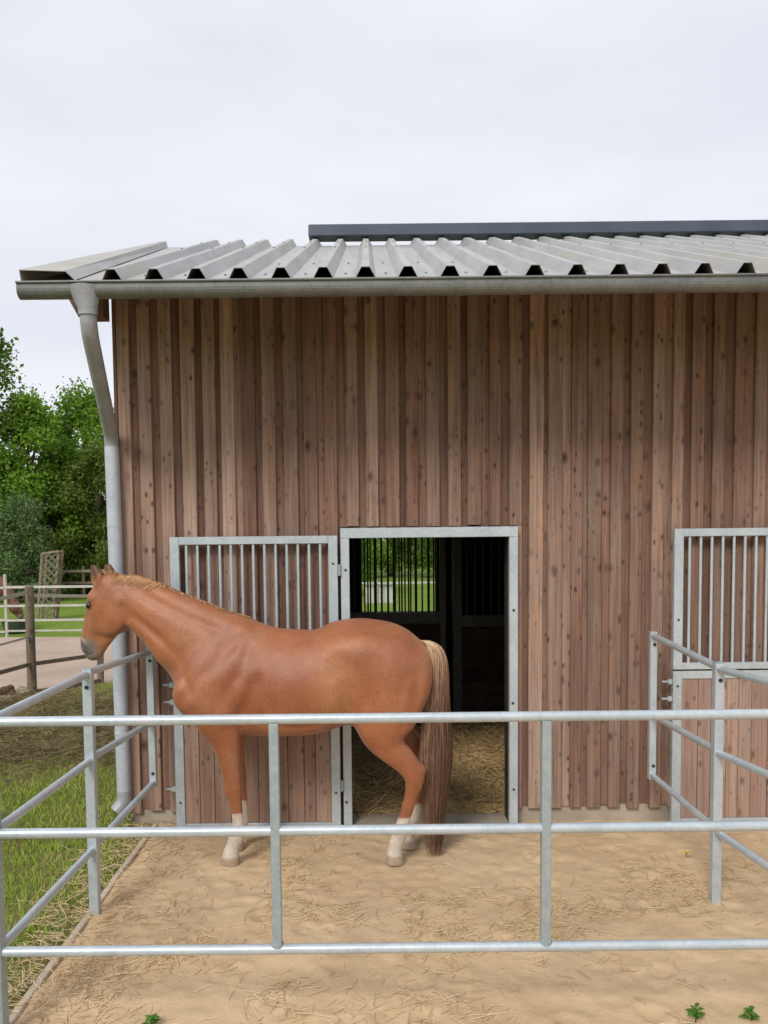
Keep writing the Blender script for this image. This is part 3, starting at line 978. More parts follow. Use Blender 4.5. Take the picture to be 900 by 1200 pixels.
HD, HN = 5.27, 5.135           # distance of the horse's midline and of its near legs
PXM = FPX / HD                # pixels per metre there
def hp(px, py, D=HD):
    p = W(px, py, D); return p.x, p.z
def st(rows, D=HD, dx=0.0, dz=0.0):
    out = []
    for px, py, a, b, y in rows:
        x, z = hp(px, py, D); out.append((x + dx, z + dz, a / (FPX / D), b, y))
    return np.array(out)

def build_horse(h, grazing=False):
    # box in local frame: x = world x, y = offset from the midline (negative towards the camera), z = height
    F = Field((-2.25, -.42, -.03), (.62, .48, 1.95), h) if not grazing else Field((-2.75, -.42, -.03), (.62, .42, 1.75), h)
    # trunk
    T = [(246, 782, 33, .14), (246, 790, 44, .185), (256, 793, 57, .215), (272, 794, 66, .235), (300, 799, 65, .25), (330, 802, 61.5, .275), (360, 801, 60.5, .285),
         (388, 793, 59, .28), (412, 787, 60, .265), (436, 784, 57.5, .262), (455, 782, 51.5, .25), (468, 783, 43, .215), (475, 785, 31, .15)]
    F.tube(st([(px, py, a, b, 0) for px, py, a, b in T]), .05)
    # withers and croup ridges
    F.tube(st([(262, 745, 27, .05, 0), (287, 741, 19, .05, 0), (316, 748, 13, .05, 0), (350, 751, 13, .07, 0)]), .07)
    F.tube(st([(395, 742, 12, .07, 0), (430, 738, 11, .08, 0), (465, 746, 12, .07, 0), (490, 757, 9, .04, 0)]), .07)
    blur_list = []
    for sd in (-1, 1):
        # shoulder, upper arm, thigh, buttock masses
        F.tube(st([(276, 742, 15, .04, sd * .08), (256, 776, 24, .06, sd * .15), (234, 808, 24, .065, sd * .165)]), .09)
        F.tube(st([(233, 812, 22, .06, sd * .155), (262, 826, 20, .055, sd * .175)]), .06)
        F.tube(st([(440, 775, 30, .07, sd * .165), (455, 785, 36, .085, sd * .16), (453, 815, 36, .10, sd * .155), (447, 840, 31, .095, sd * .15)]), .10)
        F.tube(st([(487, 772, 14, .055, sd * .09), (487, 804, 15, .07, sd * .105), (474, 838, 13, .06, sd * .115)]), .09)
        F.ell((hp(413, 759)[0], sd * .182, hp(413, 759)[1]), (.12, .07, .09), .12)     # point of hip
    if not grazing:
        N = [(262, 776, 52, .15, 0), (236, 757, 50, .145, 0), (214, 742, 46, .125, .0), (191, 725, 38, .105, .005), (171, 712, 33.5, .092, .015), (153, 703, 30.5, .083, .025), (140, 697, 26, .078, .035), (131, 692, 19, .07, .04)]
    else:
        N = [(262, 776, 52, .15, 0), (232, 768, 44, .14, 0), (200, 776, 38, .115, 0), (170, 798, 33, .10, 0), (147, 828, 29, .085, 0), (132, 855, 24, .08, 0), (124, 872, 18, .07, 0)]
    F.tube(st(N), .06)
    F.blur(8 if not grazing else 3)
    def surf(x_, z_, sd):
        i_, k_ = int(round((x_ - F.lo[0]) / h)), int(round((z_ - F.lo[2]) / h))
        c_ = F.v[i_, :, k_]; ins_ = np.where(c_ < 0)[0]
        if not len(ins_): return sd * .1
        return F.ax[1][ins_[0] if sd < 0 else ins_[-1]]
    def line(pts, r, off, k, op):
        for sd in (-1, 1):
            rows = []
            for px, py, rr in pts:
                x_, z_ = hp(px, py); y_ = surf(x_, z_, sd)
                rows.append((x_, z_, r * rr, r * rr, y_ + sd * off))
            F.tube(np.array(rows), k, op=op, pad=.08)
    if not grazing:
        # muscle relief: grooves sit just outside the skin, swellings just inside
        line([(292, 740, .6), (272, 758, 1), (252, 780, 1), (232, 800, 1), (222, 815, .7)], .018, 0.011, .05, 'sub')          # front edge of the shoulder blade
        line([(296, 752, .7), (290, 775, 1), (278, 800, 1), (262, 822, 1), (250, 836, .6)], .018, 0.013, .05, 'sub')           # blade to upper arm
        line([(306, 790, .6), (296, 815, 1), (286, 835, 1), (281, 850, .8)], .020, 0.011, .055, 'sub')                          # behind the triceps
        line([(282, 800, .9), (274, 820, 1), (266, 838, .8)], .030, -.030, .055, 'add')                                       # triceps
        line([(268, 765, .8), (250, 790, 1), (240, 812, .9)], .028, -.030, .055, 'add')                                       # shoulder
        line([(158, 722, .7), (178, 736, 1), (200, 755, 1), (222, 785, 1), (232, 806, .7)], .016, 0.011, .045, 'sub')           # jugular line
        line([(160, 690, .6), (190, 706, 1), (225, 722, 1), (258, 735, .6)], .018, 0.013, .05, 'sub')                          # under the crest
        line([(404, 800, .6), (409, 822, 1), (416, 842, .9), (424, 856, .6)], .018, 0.010, .05, 'sub')                         # flank fold
        line([(489, 785, .6), (486, 808, 1), (478, 830, 1), (470, 846, .7)], .016, 0.011, .045, 'sub')                         # hamstring
        line([(432, 822, .9), (428, 840, 1), (434, 852, .8)], .030, -.027, .055, 'add')                                       # stifle
        line([(318, 842, .6), (350, 846, 1), (385, 838, .6)], .016, 0.013, .05, 'sub')                                        # lower rib line
        F.blur(2)
    for sd in (-1, 1):
        far = sd > 0
        fore = [(243, 786, 24, .06, .145), (247, 818, 30, .08, .155), (256, 845, 25.5, .085, .155), (264, 866, 18.5, .066, .15), (268.5, 888, 13.5, .052, .143), (271, 905, 11.3, .045, .137),
                (272.5, 917, 10.6, .044, .134), (273.5, 927, 10.8, .044, .132), (275.5, 937, 8.4, .037, .132), (277.5, 950, 7.0, .030, .132), (279, 966, 7.2, .031, .132), (278.5, 977, 8.6, .037, .132),
                (276, 985, 8.4, .035, .132), (273, 992, 8.0, .035, .132), (271, 998, 9.2, .044, .132), (270, 1006, 10.8, .053, .132), (269.5, 1013, 11.5, .056, .132)]
        F.tube(st([(*r[:4], sd * r[4]) for r in fore], HN, -.012 if far else 0), .035, n=5)
        hind = [(458, 812, 36, .08, .145), (448, 843, 30.5, .085, .148), (448, 862, 23.5, .072, .145), (458, 877, 18, .060, .14), (472, 890, 15.5, .052, .136), (481, 901, 13.6, .047, .133),
                (485.5, 911, 12.6, .044, .132), (485, 921, 10.6, .040, .13), (481.5, 934, 8.3, .034, .13), (477, 949, 7.5, .031, .13), (472.5, 964, 7.7, .032, .13), (469, 976, 9.0, .038, .13),
                (465.5, 985, 8.8, .036, .13), (463, 993, 8.4, .036, .13), (462, 1000, 9.4, .045, .13), (462.5, 1009, 11.0, .054, .13), (463.5, 1016, 11.6, .056, .13)]
        F.tube(st([(*r[:4], sd * r[4]) for r in hind], HN, .10 if far else 0), .035, n=5)
        # hock point, knee cap, fetlock backs
        x_, z_ = hp(494, 902, HN); F.ell((x_ + (.10 if far else 0), sd * .132, z_), (.036, .024, .036), .025)
        x_, z_ = hp(268, 925, HN); F.ell((x_ - (.012 if far else 0), sd * .132, z_), (.032, .036, .045), .02)
        x_, z_ = hp(398, 772); F.ell((x_, sd * .325, z_), (.06, .035, .11), .07, 'sub', rot=.25)
    if not grazing:
        pass
    # head
    if not grazing:
        th = R(21)
        piv = np.array([hp(131, 700)[0], .04, 1.5])
        M = np.array([[math.cos(th), math.sin(th), 0], [-math.sin(th), math.cos(th), 0], [0, 0, 1]])   # nose swings away from the camera
        xf = (M, piv); yc = .04; mapp = lambda px, py: hp(px, py); sc = PXM
    else:
        # neck lowered, head down to the trough; head built in the upright frame then tilted
        xf = None; yc = 0.0; sc = PXM
        mapp = lambda px, py: hp(px + 124 - 131, py + 872 - 692)
    def hs(rows): return np.array([(*mapp(px, py), a / sc, b, yc + y) for px, py, a, b, y in rows])
    def he(px, py, y, r, **kw):
        x_, z_ = mapp(px, py); F.ell((x_, yc + y, z_), r, xf=xf, **kw)
    F.tube(hs([(127, 688, 17, .075, 0), (119.5, 700, 19, .090, 0), (114, 713, 19, .087, 0), (108.5, 727, 17.5, .074, 0), (103.5, 740, 16, .062, 0), (100, 752, 15, .056, 0), (98.5, 760, 14, .055, 0), (100.5, 767, 10, .048, 0)]), .03, xf=xf)
    for sd in (-1, 1):
        he(128, 718, sd * .045, (.14, .042, .15), k=.04)                   # cheek
        he(111, 700, sd * .066, (.035, .03, .03), k=.03)                  # brow
        he(107, 709.5, sd * .096, (.026, .024, .020), k=.02, op='sub') # eye socket
        he(107.5, 710, sd * .076, (.028, .020, .021), k=.012)               # lids
        F.tube(hs([(103, 722, 2.2, .010, sd * .086), (100, 738, 2.2, .01, sd * .074), (96, 750, 2, .01, sd * .062)]), .03, xf=xf, op='sub')  # facial crest hollow
        he(92.5, 757.5, sd * .050, (.013, .018, .020), k=.012, op='sub', rot=.5)      # nostril
        F.tube(hs([(90, 751, 2.2, .012, sd * .043), (95.5, 757, 2, .012, sd * .048), (94.5, 763, 2, .012, sd * .043)]), .014, xf=xf)    # nostril rim
        # ears
        F.tube(hs([(119.5, 690, 5.5, .022, sd * .060), (117.5, 680, 8.0, .028, sd * .068), (114, 668.5, 6.6, .022, sd * .070), (110, 657.5, 1.3, .006, sd * .066)]), .014, xf=xf, pad=.05)
        F.tube(hs([(115.5, 682, 3.2, .012, sd * .092), (113, 673, 3.8, .014, sd * .094), (110.5, 665, 2.2, .008, sd * .086)]), .01, xf=xf, op='sub', pad=.05)
    F.tube(hs([(131, 733, 12, .035, 0), (122, 745, 10, .032, 0), (113, 757, 8.5, .034, 0), (107.5, 766.5, 7.5, .036, 0)]), .03, xf=xf)      # lower jaw, chin
    he(101.5, 765.5, 0, (.046, .046, .036), k=.03)                    # lips
    F.tube(hs([(90, 770, .5, .06, 0), (101, 769.5, .45, .056, 0), (109, 765.5, .4, .05, 0)]), .006, xf=xf, op='sub', pad=.03)            # mouth line
    if not grazing:
        for sd in (-1, 1):
            # jugular groove and windpipe edge, throat latch
            F.tube(st([(147, 712, 3, .02, sd * .11 + .035), (150, 728, 3, .02, sd * .11 + .035)]), .05, op='sub')
    x0_ = hp(178, 0)[0]
    F.blur(2, (slice(max(0, int((x0_ - F.lo[0]) / h)), None), slice(None), slice(int(.45 / h), None)))
    # flat soles
    X, Y, Z = F.grid((slice(None),) * 3)
    F.v = np.maximum(F.v, (-Z - .002) * np.ones_like(F.v)).astype(np.float32)
    Vt, Fc = F.mesh()
    return Vt, Fc, (mapp, xf, yc)

def fbm(p, seed, c0):
    return (vnoise(p[:, 0] + p[:, 1] * .7, p[:, 2] - p[:, 1] * .6, seed, c0) + .5 * vnoise(p[:, 0] - p[:, 1] * .4, p[:, 2] + p[:, 1] * .9, seed + 1, c0 * .5) + .25 * vnoise(p[:, 0], p[:, 2] + p[:, 1], seed + 2, c0 * .22)) / 1.75
def smooth01(x, a, b):
    t = np.clip((x - a) / (b - a), 0, 1); return t * t * (3 - 2 * t)
def horse_colours(V, hd, coat, markings=True):
    mapp, xf, yc = hd
    c1, c2, c3 = [np.array(c) for c in coat]
    n = fbm(V, 11, .35)[:, None]; n2 = fbm(V, 21, .09)[:, None]
    col = c1 * (1 - n) + c2 * n
    col = col * (0.86 + .28 * n2)
    q = V if xf is None else (V - xf[1]) @ xf[0] + xf[1]
    def lerp(m, c): 
        nonlocal col
        m = m[:, None]; col = col * (1 - m) + np.array(c) * m
    # paler flank, redder croup and barrel
    fx_, fz_ = hp(392, 800)
    lerp(smooth01(-np.hypot((V[:, 0] - fx_) * 1.3, V[:, 2] - fz_) + .05 * (fbm(V, 51, .12) - .5), -.28, -.04) * .62, (.53, .26, .115))
    rx_, rz_ = hp(330, 790)
    lerp(smooth01(-np.hypot((V[:, 0] - rx_) * .8, V[:, 2] - rz_) + .10 * (fbm(V, 55, .15) - .5), -.34, -.05) * .5, (.29, .085, .04))
    rx_, rz_ = hp(455, 775)
    lerp(smooth01(-np.hypot(V[:, 0] - rx_, V[:, 2] - rz_) + .10 * (fbm(V, 57, .12) - .5), -.26, -.05) * .30, (.29, .095, .05))
    # darker lower legs, knees
    leg = smooth01(-V[:, 2], -.75, -.42) * .55
    lerp(leg, c3)
    mx, mz = mapp(98, 764)
    d = np.sqrt((q[:, 0] - mx) ** 2 + (q[:, 2] - mz) ** 2) + .02 * (fbm(V, 31, .04) - .5)
    lerp(smooth01(-d, -.12, -.055), (.20, .165, .145))
    lerp(smooth01(-d, -.06, -.02) * .7, (.07, .06, .056))
    nx_, nz_ = mapp(93, 757.5)
    dn = np.sqrt(((q[:, 0] - nx_) * 1.3) ** 2 + (q[:, 2] - nz_) ** 2)
    lerp(smooth01(-dn, -.022, -.012) * (np.abs(q[:, 1] - yc) > .025), (.02, .016, .015))
    if markings:
        jag = .022 * (fbm(V, 41, .035) - .5)
        fore = V[:, 0] < hp(360, 900)[0]
        hi_ = np.where(fore, hp(275, 953, HN)[1], hp(470, 957, HN)[1])
        sock = smooth01(hi_ + jag - V[:, 2], -.004, .008)
        lerp(sock, (.62, .56, .49))
        lerp(sock * smooth01(fbm(V, 45, .05), .45, .75) * .4, (.42, .31, .20))
        lerp(smooth01(.060 - V[:, 2], -.004, .005) * .8, (.36, .26, .165))
        # light edge on nose bridge
        fx, fz = mapp(96, 715)
        zz = q[:, 2]
        face = (np.abs(q[:, 1] - yc) < .03) & (zz < mapp(0, 735)[1]) & (zz > mapp(0, 757)[1]) & (q[:, 0] < mapp(97, 740)[0])
        lerp(face.astype(float) * .75, (.6, .5, .43))
    # ears darker inside / at the rim
    ez = mapp(0, 683)[1]; ex = mapp(122, 0 + 690)[0]
    er = smooth01(q[:, 2] - ez, 0, .05) * (q[:, 0] < ex)
    if xf is not None: er = er * (np.abs(q[:, 1] - yc) > .03)
    lerp(er * .88, c3 * .30)
    # eye rim
    x_, z_ = mapp(107.5, 709.5)
    de = np.sqrt((q[:, 0] - x_) ** 2 + (q[:, 2] - z_) ** 2)
    lerp(smooth01(-de, -.046, -.022) * (np.abs(q[:, 1] - yc) > .05) * .7, c3 * .35)
    return np.clip(col, 0, 1)

m = Mt('coat').set(0.42, 0, 0.55)
at = m.add('ShaderNodeAttribute', attribute_name='coat')
hair = m.noise(m.coord((150, 260, 55)), 1.0, 4, 0.65, 0.4)          # short hair lying back and down
dap = m.noise(m.coord((1, 1, 1)), 16, 5, 0.65)
dust = m.noise(m.coord((1, 1, 1)), 4.2, 6, 0.7)
col = m.mix(1.0, at.outputs['Color'], m.ramp(hair, [(0.25, (.66, .62, .58)), (0.75, (1.14, 1.14, 1.14))]), 'MULTIPLY')
col = m.mix(1.0, col, m.ramp(dap, [(0.3, (.90, .87, .84)), (0.7, (1.06, 1.06, 1.06))]), 'MULTIPLY')
col = m.mix(m.math('MULTIPLY', m.ramp(dust, [(0.52, (0, 0, 0)), (0.75, (1, 1, 1))]), 0.28), col, (.42, .29, .19))
m.base(col)
m.link(m.math('ADD', m.math('MULTIPLY', dust, .35), .26), m.b.inputs['Roughness'])
m.b.inputs['Sheen Weight'].default_value = 0.15
m.b.inputs['Sheen Roughness'].default_value = 0.4
m.bump(m.math('ADD', hair, m.math('MULTIPLY', dap, .8)), 0.45, 0.006)
MAT['coat'] = m.m

def horse_object(V, Fc, col, origin):
    me = mesh_np('horse', V - np.array(origin), Fc)
    a = me.color_attributes.new('coat', 'FLOAT_COLOR', 'POINT')
    a.data.foreach_set('color', np.hstack([col, np.ones((len(col), 1))]).astype(np.float32).ravel())
    return link('horse', me, 'coat', None, True)

V, Fc, hd = build_horse(0.0105)
hx0 = hp(370, 900)[0]
COAT = ((.29, .094, .040), (.475, .192, .085), (.25, .085, .035))
horse = horse_object(V, Fc, horse_colours(V, hd, COAT), (hx0, 0, 0))
horse.location = (hx0, HD, 0)
tag(horse, 'chestnut horse with white socks and flaxen tail standing before the open stable doorway', 'horse')
mapp, xf, yc = hd
def head_w(px, py, y):
    x_, z_ = mapp(px, py); p = np.array([x_, yc + y, z_])
    if xf is not None: p = (p - xf[1]) @ xf[0].T + xf[1]
    return p
for sd in (-1, 1):
    bm = bmesh.new(); bmesh.ops.create_uvsphere(bm, u_segments=20, v_segments=12, radius=.023)
    me = bpy.data.meshes.new('eye'); bm.to_mesh(me); bm.free()
    o = link('eye', me, 'eye', horse, True)
    p = head_w(107.3, 709.5, sd * .0795); o.location = Vector(p) - Vector((hx0, 0, 0))
# mane: fine strands rooted on the crest, most falling to the far side
crest = np.array([(*hp(px, py), y) for px, py, y in [(118, 680, .04), (125, 673.5, .04), (133, 672.5, .035), (146, 674, .028), (160, 677, .02), (175, 682, .012), (192, 690.5, .005), (210, 698, 0), (228, 706, 0), (246, 712, 0), (262, 717.5, 0), (280, 722.5, 0), (292, 726, 0)]])
cr = catmull(crest, 8)
for row in cr:                                   # lift the root line onto the real crest
    sel = (np.abs(V[:, 0] - row[0]) < .012) & (np.abs(V[:, 1] - row[2]) < .03) & (np.abs(V[:, 2] - row[1]) < .09)
    if sel.any(): row[1] = V[sel, 2].max()
from mathutils.bvhtree import BVHTree
bvh = BVHTree.FromPolygons([tuple(q) for q in V], Fc.tolist())
def push_out(P, gap=.004):
    Q = P.reshape(-1, 3)
    for i_ in range(len(Q)):
        co, no, _, dist = bvh.find_nearest(Vector(Q[i_]), .12)
        if co is not None:
            sd_ = (Vector(Q[i_]) - co).dot(no)
            if sd_ < gap: Q[i_] = co + no * (gap + random.random() * .004)
    return Q.reshape(P.shape)
def crest_at(u):
    f = u * (len(cr) - 1); i = np.minimum(f.astype(int), len(cr) - 2); t = (f - i)[:, None]
    return cr[i] * (1 - t) + cr[i + 1] * t
def mane_strands(n, sg, far):
    u = rng.random(n) ** .9
    p0 = crest_at(u)
    root = np.stack([p0[:, 0], p0[:, 2] + rng.normal(0, .007, n) + (.006 if far else -.004), p0[:, 1] - .010], -1)
    t = np.linspace(0, 1, sg)[None, :, None]
    ln = (rng.uniform(.08, .17, n) if far else rng.uniform(.025, .05, n))[:, None, None]
    ln = ln * (1 - .55 * smooth01(u, .75, 1.0))[:, None, None]
    dirx = rng.uniform(-.1, .35, n)[:, None, None]
    side = 1 if far else -1
    out = np.concatenate([dirx * t * ln, side * (.055 * np.sin(t * 1.7)) * ln / .12 * (1 if far else .35), (.018 if far else .012) * np.sin(np.pi * np.minimum(t * 1.5, 1)) - ln * t ** 1.6 * (1 if far else .8)], -1)
    return root[:, None, :] + out, u
P1, u1 = mane_strands(1500, 8, True)
P2, u2 = mane_strands(420, 7, False)
# two locks lying on the near side behind the poll
n = 230
ulk = rng.choice([.40, .34, .29, .46, .24], n) + rng.normal(0, .022, n); p0 = crest_at(ulk); t = np.linspace(0, 1, 8)[None, :, None]
root = np.stack([p0[:, 0], p0[:, 2] - .012 + rng.normal(0, .003, n), p0[:, 1] - .014], -1)
lk = rng.uniform(.035, .085, n)[:, None, None]
P3 = root[:, None, :] + np.concatenate([-(.75 * t) * lk + .0 * t, -(.055 * np.sin(np.minimum(t * 1.6, 1.57))) * lk / .10, -.50 * lk * t ** 1.3], -1)
# forelock
n = 60; p0 = crest_at(rng.uniform(.0, .05, n))
root = np.stack([p0[:, 0], p0[:, 2] + rng.normal(0, .018, n), p0[:, 1] - .004], -1)
fl = rng.uniform(.05, .11, n)[:, None, None]
P4 = root[:, None, :] + np.concatenate([-.55 * fl * t - .01, .25 * fl * t, -.75 * fl * t ** 1.4], -1)
allV, allF, allS, off = [], [], [], 0
for P, r0 in ((P1, .0028), (P2, .002), (P3, .0017), (P4, .0022)):
    P = push_out(P)
    n_, sg_ = P.shape[:2]
    rad = r0 * np.linspace(1, .35, sg_)[None, :] * rng.uniform(.7, 1.2, (n_, 1))
    v_, f_, s_ = strands(3, P, rad, np.clip(rng.normal(.5, .15, n_), 0, 1))
    allV.append(v_); allF.append(f_ + off); allS.append(s_); off += len(v_)
me = mesh_np('mane', np.concatenate(allV) - np.array((hx0, 0, 0)), np.concatenate(allF), np.concatenate(allS))
link('mane', me, 'mane_hair', horse, True)
# tail
def tail(n, sg=22):
    ctr = [(492, 751, 0), (501, 752, 0), (509.5, 760, 0), (513.5, 780, 0), (513, 810, 0), (512, 840, 0), (511, 880, 0), (509.5, 920, 0), (508.5, 960, 0), (508, 1003, 0)]
    wid = [3, 4.5, 8.5, 11, 13.5, 16, 19.5, 17.5, 13, 9.5]
    C = catmull([(*hp(px, py), w_ / PXM) for (px, py, _), w_ in zip(ctr, wid)], 6)
    s_ = np.linspace(0, 1, len(C))
    a = rng.random(n) * 2 * np.pi; r = np.sqrt(rng.random(n)) * .98
    end = rng.beta(4.5, 1.0, n) * .88 + .12
    start = np.where(rng.random(n) < .6, 0, rng.random(n) * .18)
    T_ = start[:, None] + (end - start)[:, None] * np.linspace(0, 1, sg)[None]
    cx = np.interp(T_, s_, C[:, 0]); cz = np.interp(T_, s_, C[:, 1]); cw = np.interp(T_, s_, C[:, 2])
    ph = rng.random((n, 1)) * 6.28
    sway = .006 * np.sin(T_ * 9 + ph) + .004 * np.sin(T_ * 21 + ph * 2)
    ox = np.cos(a)[:, None] * r[:, None] * cw + sway
    oy = np.sin(a)[:, None] * r[:, None] * cw * .8 + sway[::-1]
    return np.stack([cx + ox, oy, cz], -1), T_, a, r
m = Mt('tail_hair').set(0.5, 0, 0.35)
at = m.add('ShaderNodeAttribute', attribute_name='shade')
m.base(m.ramp(at.outputs['Fac'], [(0.0, (.10, .055, .035)), (.35, (.26, .145, .092)), (.6, (.40, .25, .165)), (.78, (.58, .40, .24)), (1.0, (.76, .57, .37))]))
MAT['tail_hair'] = m.m
P, T_, a_, r_ = tail(1900)
# flaxen at the dock on the near/front side, dull brown lower down, darker hidden hairs
front_side = .5 - .5 * np.cos(a_ - np.pi)            # 1 on the side away from the rump
shade = np.clip(.97 - .56 * smooth01(T_, .18, .58) - .38 * front_side[:, None] * smooth01(T_, .06, .22) + rng.normal(0, .11, (len(a_), 1)) + .26 * (rng.random((len(a_), 1)) < .14) * smooth01(T_, .25, .5), 0, 1)
rad = .0025 * np.interp(np.linspace(0, 1, P.shape[1]), [0, .15, .7, 1], [.9, 1, .8, .25])[None] * rng.uniform(.7, 1.3, (len(a_), 1))
v_, f_, s_ = strands(3, P, rad, shade)
link('tail', mesh_np('tail', v_ - np.array((hx0, 0, 0)), f_, s_), 'tail_hair', horse, True)

# second horse, feeding at a trough beyond the paddock (mostly outside the frame)
V2, F2, hd2 = build_horse(0.02, True)
o0 = hp(370, 900)[0]
horse2 = horse_object(V2, F2, horse_colours(V2, hd2, ((.13, .048, .028), (.17, .065, .036), (.05, .022, .015)), False), (o0, 0, 0))
nose = hp(98, 946)
target = W(23, 720, 19.7)
horse2.rotation_euler = (0, 0, math.pi)
horse2.scale = (.9, .9, .9)
horse2.location = (target.x + (nose[0] - o0) * .9, 19.7, -.04)
tag(horse2, 'dark bay horse with its head lowered to a dark tub beyond the paddock', 'horse')
n = 260
cr2 = catmull(np.array([(*hp(px, py), 0) for px, py in [(118, 858), (128, 838), (142, 808), (165, 772), (198, 740), (230, 726), (265, 724)]]), 8)
cr = cr2
u = rng.random(n); p0 = crest_at(u); t = np.linspace(0, 1, 6)[None, :, None]
root = np.stack([p0[:, 0], rng.normal(0, .01, n), p0[:, 1] - .01], -1)
Pm = root[:, None, :] + np.concatenate([.1 * t * rng.normal(0, .3, (n, 1, 1)), -.10 * np.sin(t * 1.6) + np.zeros((n, 1, 1)), -.16 * t ** 1.5 + np.zeros((n, 1, 1))], -1)
v_, f_, s_ = strands(3, Pm, np.full((n, 6), .005), rng.random(n) * .15)
link('mane', mesh_np('mane', v_ - np.array((o0, 0, 0)), f_, s_), 'tail_hair', horse2, True)
P, T_, a_, r_ = tail(260, 12)
v_, f_, s_ = strands(3, P, np.full((260, 12), .007), rng.random(260) * .2)
link('tail', mesh_np('tail', v_ - np.array((o0, 0, 0)), f_, s_), 'tail_hair', horse2, True)
# ================================================================ GRASS, STRAW, HAY
def blades(n, xy, z, hmin, hmax, w, lean, shade):
    x, y = xy
    hgt = rng.uniform(hmin, hmax, n); a = rng.random(n) * 2 * np.pi; b = rng.random(n) * 2 * np.pi
    ln = rng.random(n) * lean * hgt
    wx, wy = np.cos(a) * w, np.sin(a) * w
    dx, dy = np.cos(b) * ln, np.sin(b) * ln
    V = np.empty((n, 5, 3))
    V[:, 0] = np.stack([x - wx, y - wy, z], -1); V[:, 1] = np.stack([x + wx, y + wy, z], -1)
    V[:, 2] = np.stack([x + wx * .7 + dx * .35, y + wy * .7 + dy * .35, z + hgt * .6], -1)
    V[:, 3] = np.stack([x - wx * .7 + dx * .35, y - wy * .7 + dy * .35, z + hgt * .6], -1)
    V[:, 4] = np.stack([x + dx, y + dy, z + hgt * (1 - .25 * (ln / (hgt + 1e-6)))], -1)
    i = np.arange(n)[:, None] * 5
    F = np.concatenate([i + np.array([0, 1, 2]), i + np.array([0, 2, 3]), i + np.array([3, 2, 4])])
    return V.reshape(-1, 3), F, np.repeat(np.clip(shade, 0, 1), 5)
def hay_patch(x, y):
    """1 where mown dry hay lies on the verge"""
    f = smooth01(y, 6.9, 8.0) * smooth01(-y, -11.2, -10.2) * 1.15 + .5 * (vnoise(x, y, 71, .5) - .5)
    return np.clip(f, 0, 1)
n = 100000
y = 2.4 + 10.5 * rng.random(n) ** 1.6
x = -1.64 - rng.random(n) * (1.2 + y * .35)
ok = ~((y > 6.0) & (x > -1.85)) & (rng.random(n) > .80 * hay_patch(x, y) * (y < 9)) & (rng.random(n) > .6 * smooth01(x, -1.95, -1.7) * (y < 4.6))
# keep clear of the paddock
fx = np.interp(y, [6.5, 10.3, 11.2, 12.05, 12.9], [-5.4, -4.78, -4.63, -4.0, -3.4])
ok &= x > fx
x, y = x[ok], y[ok]; n = len(x)
sh = .42 + .5 * (vnoise(x, y, 81, .7) - .5) + rng.normal(0, .2, n) + .35 * hay_patch(x, y)
v_, f_, s_ = blades(n, (x, y), np.full(n, -.024), .022, .065, .0035, 1.1, sh)
tag(link('verge_grass', mesh_np('verge_grass', v_, f_, s_), 'grass_blade'), 'short green grass growing along the left of the timber edging', 'grass', kind='stuff')

def straws(n, x, y, z, lmin, lmax, r, flat=.12, curl=.25):
    ln = rng.uniform(lmin, lmax, n); a = rng.random(n) * 2 * np.pi; el = rng.normal(0, flat, n)
    t = np.linspace(-.5, .5, 4)[None]
    c = rng.normal(0, curl, n)[:, None]
    ang = a[:, None] + c * t * 2
    px_ = x[:, None] + np.cos(ang) * t * ln[:, None]; py_ = y[:, None] + np.sin(ang) * t * ln[:, None]
    pz_ = z[:, None] + np.abs(np.sin(el))[:, None] * (t + .5) * ln[:, None] + r
    P = np.stack([px_, py_, pz_], -1)
    return strands(3, P, np.full((n, 4), 1.0) * (r * rng.uniform(.6, 1.3, n))[:, None], np.clip(rng.normal(.5, .24, n), 0, 1))
# straw blown over the sand: clumped
N0 = 80000
x = rng.uniform(-1.55, 3.2, N0); y = 2.5 + 3.4 * rng.random(N0)
dens = np.clip(1.5 * (vnoise(x, y, 91, .45) - .42), 0, 1) * np.clip(1.3 * (vnoise(x, y, 95, .12) - .2), 0, 1)
dens = dens * .85 + .5 * smooth01(-x, .9, 1.5) * vnoise(x, y, 93, .3) + .012 + .28 * smooth01(-y, -3.25, -2.7) * vnoise(x, y, 97, .4)
k = rng.random(N0) < dens * .85
x, y = x[k], y[k]
v_, f_, s_ = straws(len(x), x, y, sand_h(x, y), .012, .12, .0020, .1, .12)
tag(link('yard_straw', mesh_np('yard_straw', v_, f_, s_), 'straw'), 'loose straw scattered over the sand yard', 'straw', kind='stuff')
# straw caught along and beyond the edging
n = 1400
y = rng.uniform(2.3, 6.2, n); x = KX - .03 - np.abs(rng.normal(0, .15, n)) + .16 * (rng.random(n) < .4)
x += (y > 4.2) * (y < 5.4) * rng.normal(-.05, .06, n)
v_, f_, s_ = straws(n, x, y, np.where(x < KX, .006, .012) + rng.random(n) * .018, .03, .13, .0016, .2)
tag(link('edge_straw', mesh_np('edge_straw', v_, f_, s_), 'straw'), 'straw drifted against the timber edging', 'straw', kind='stuff')
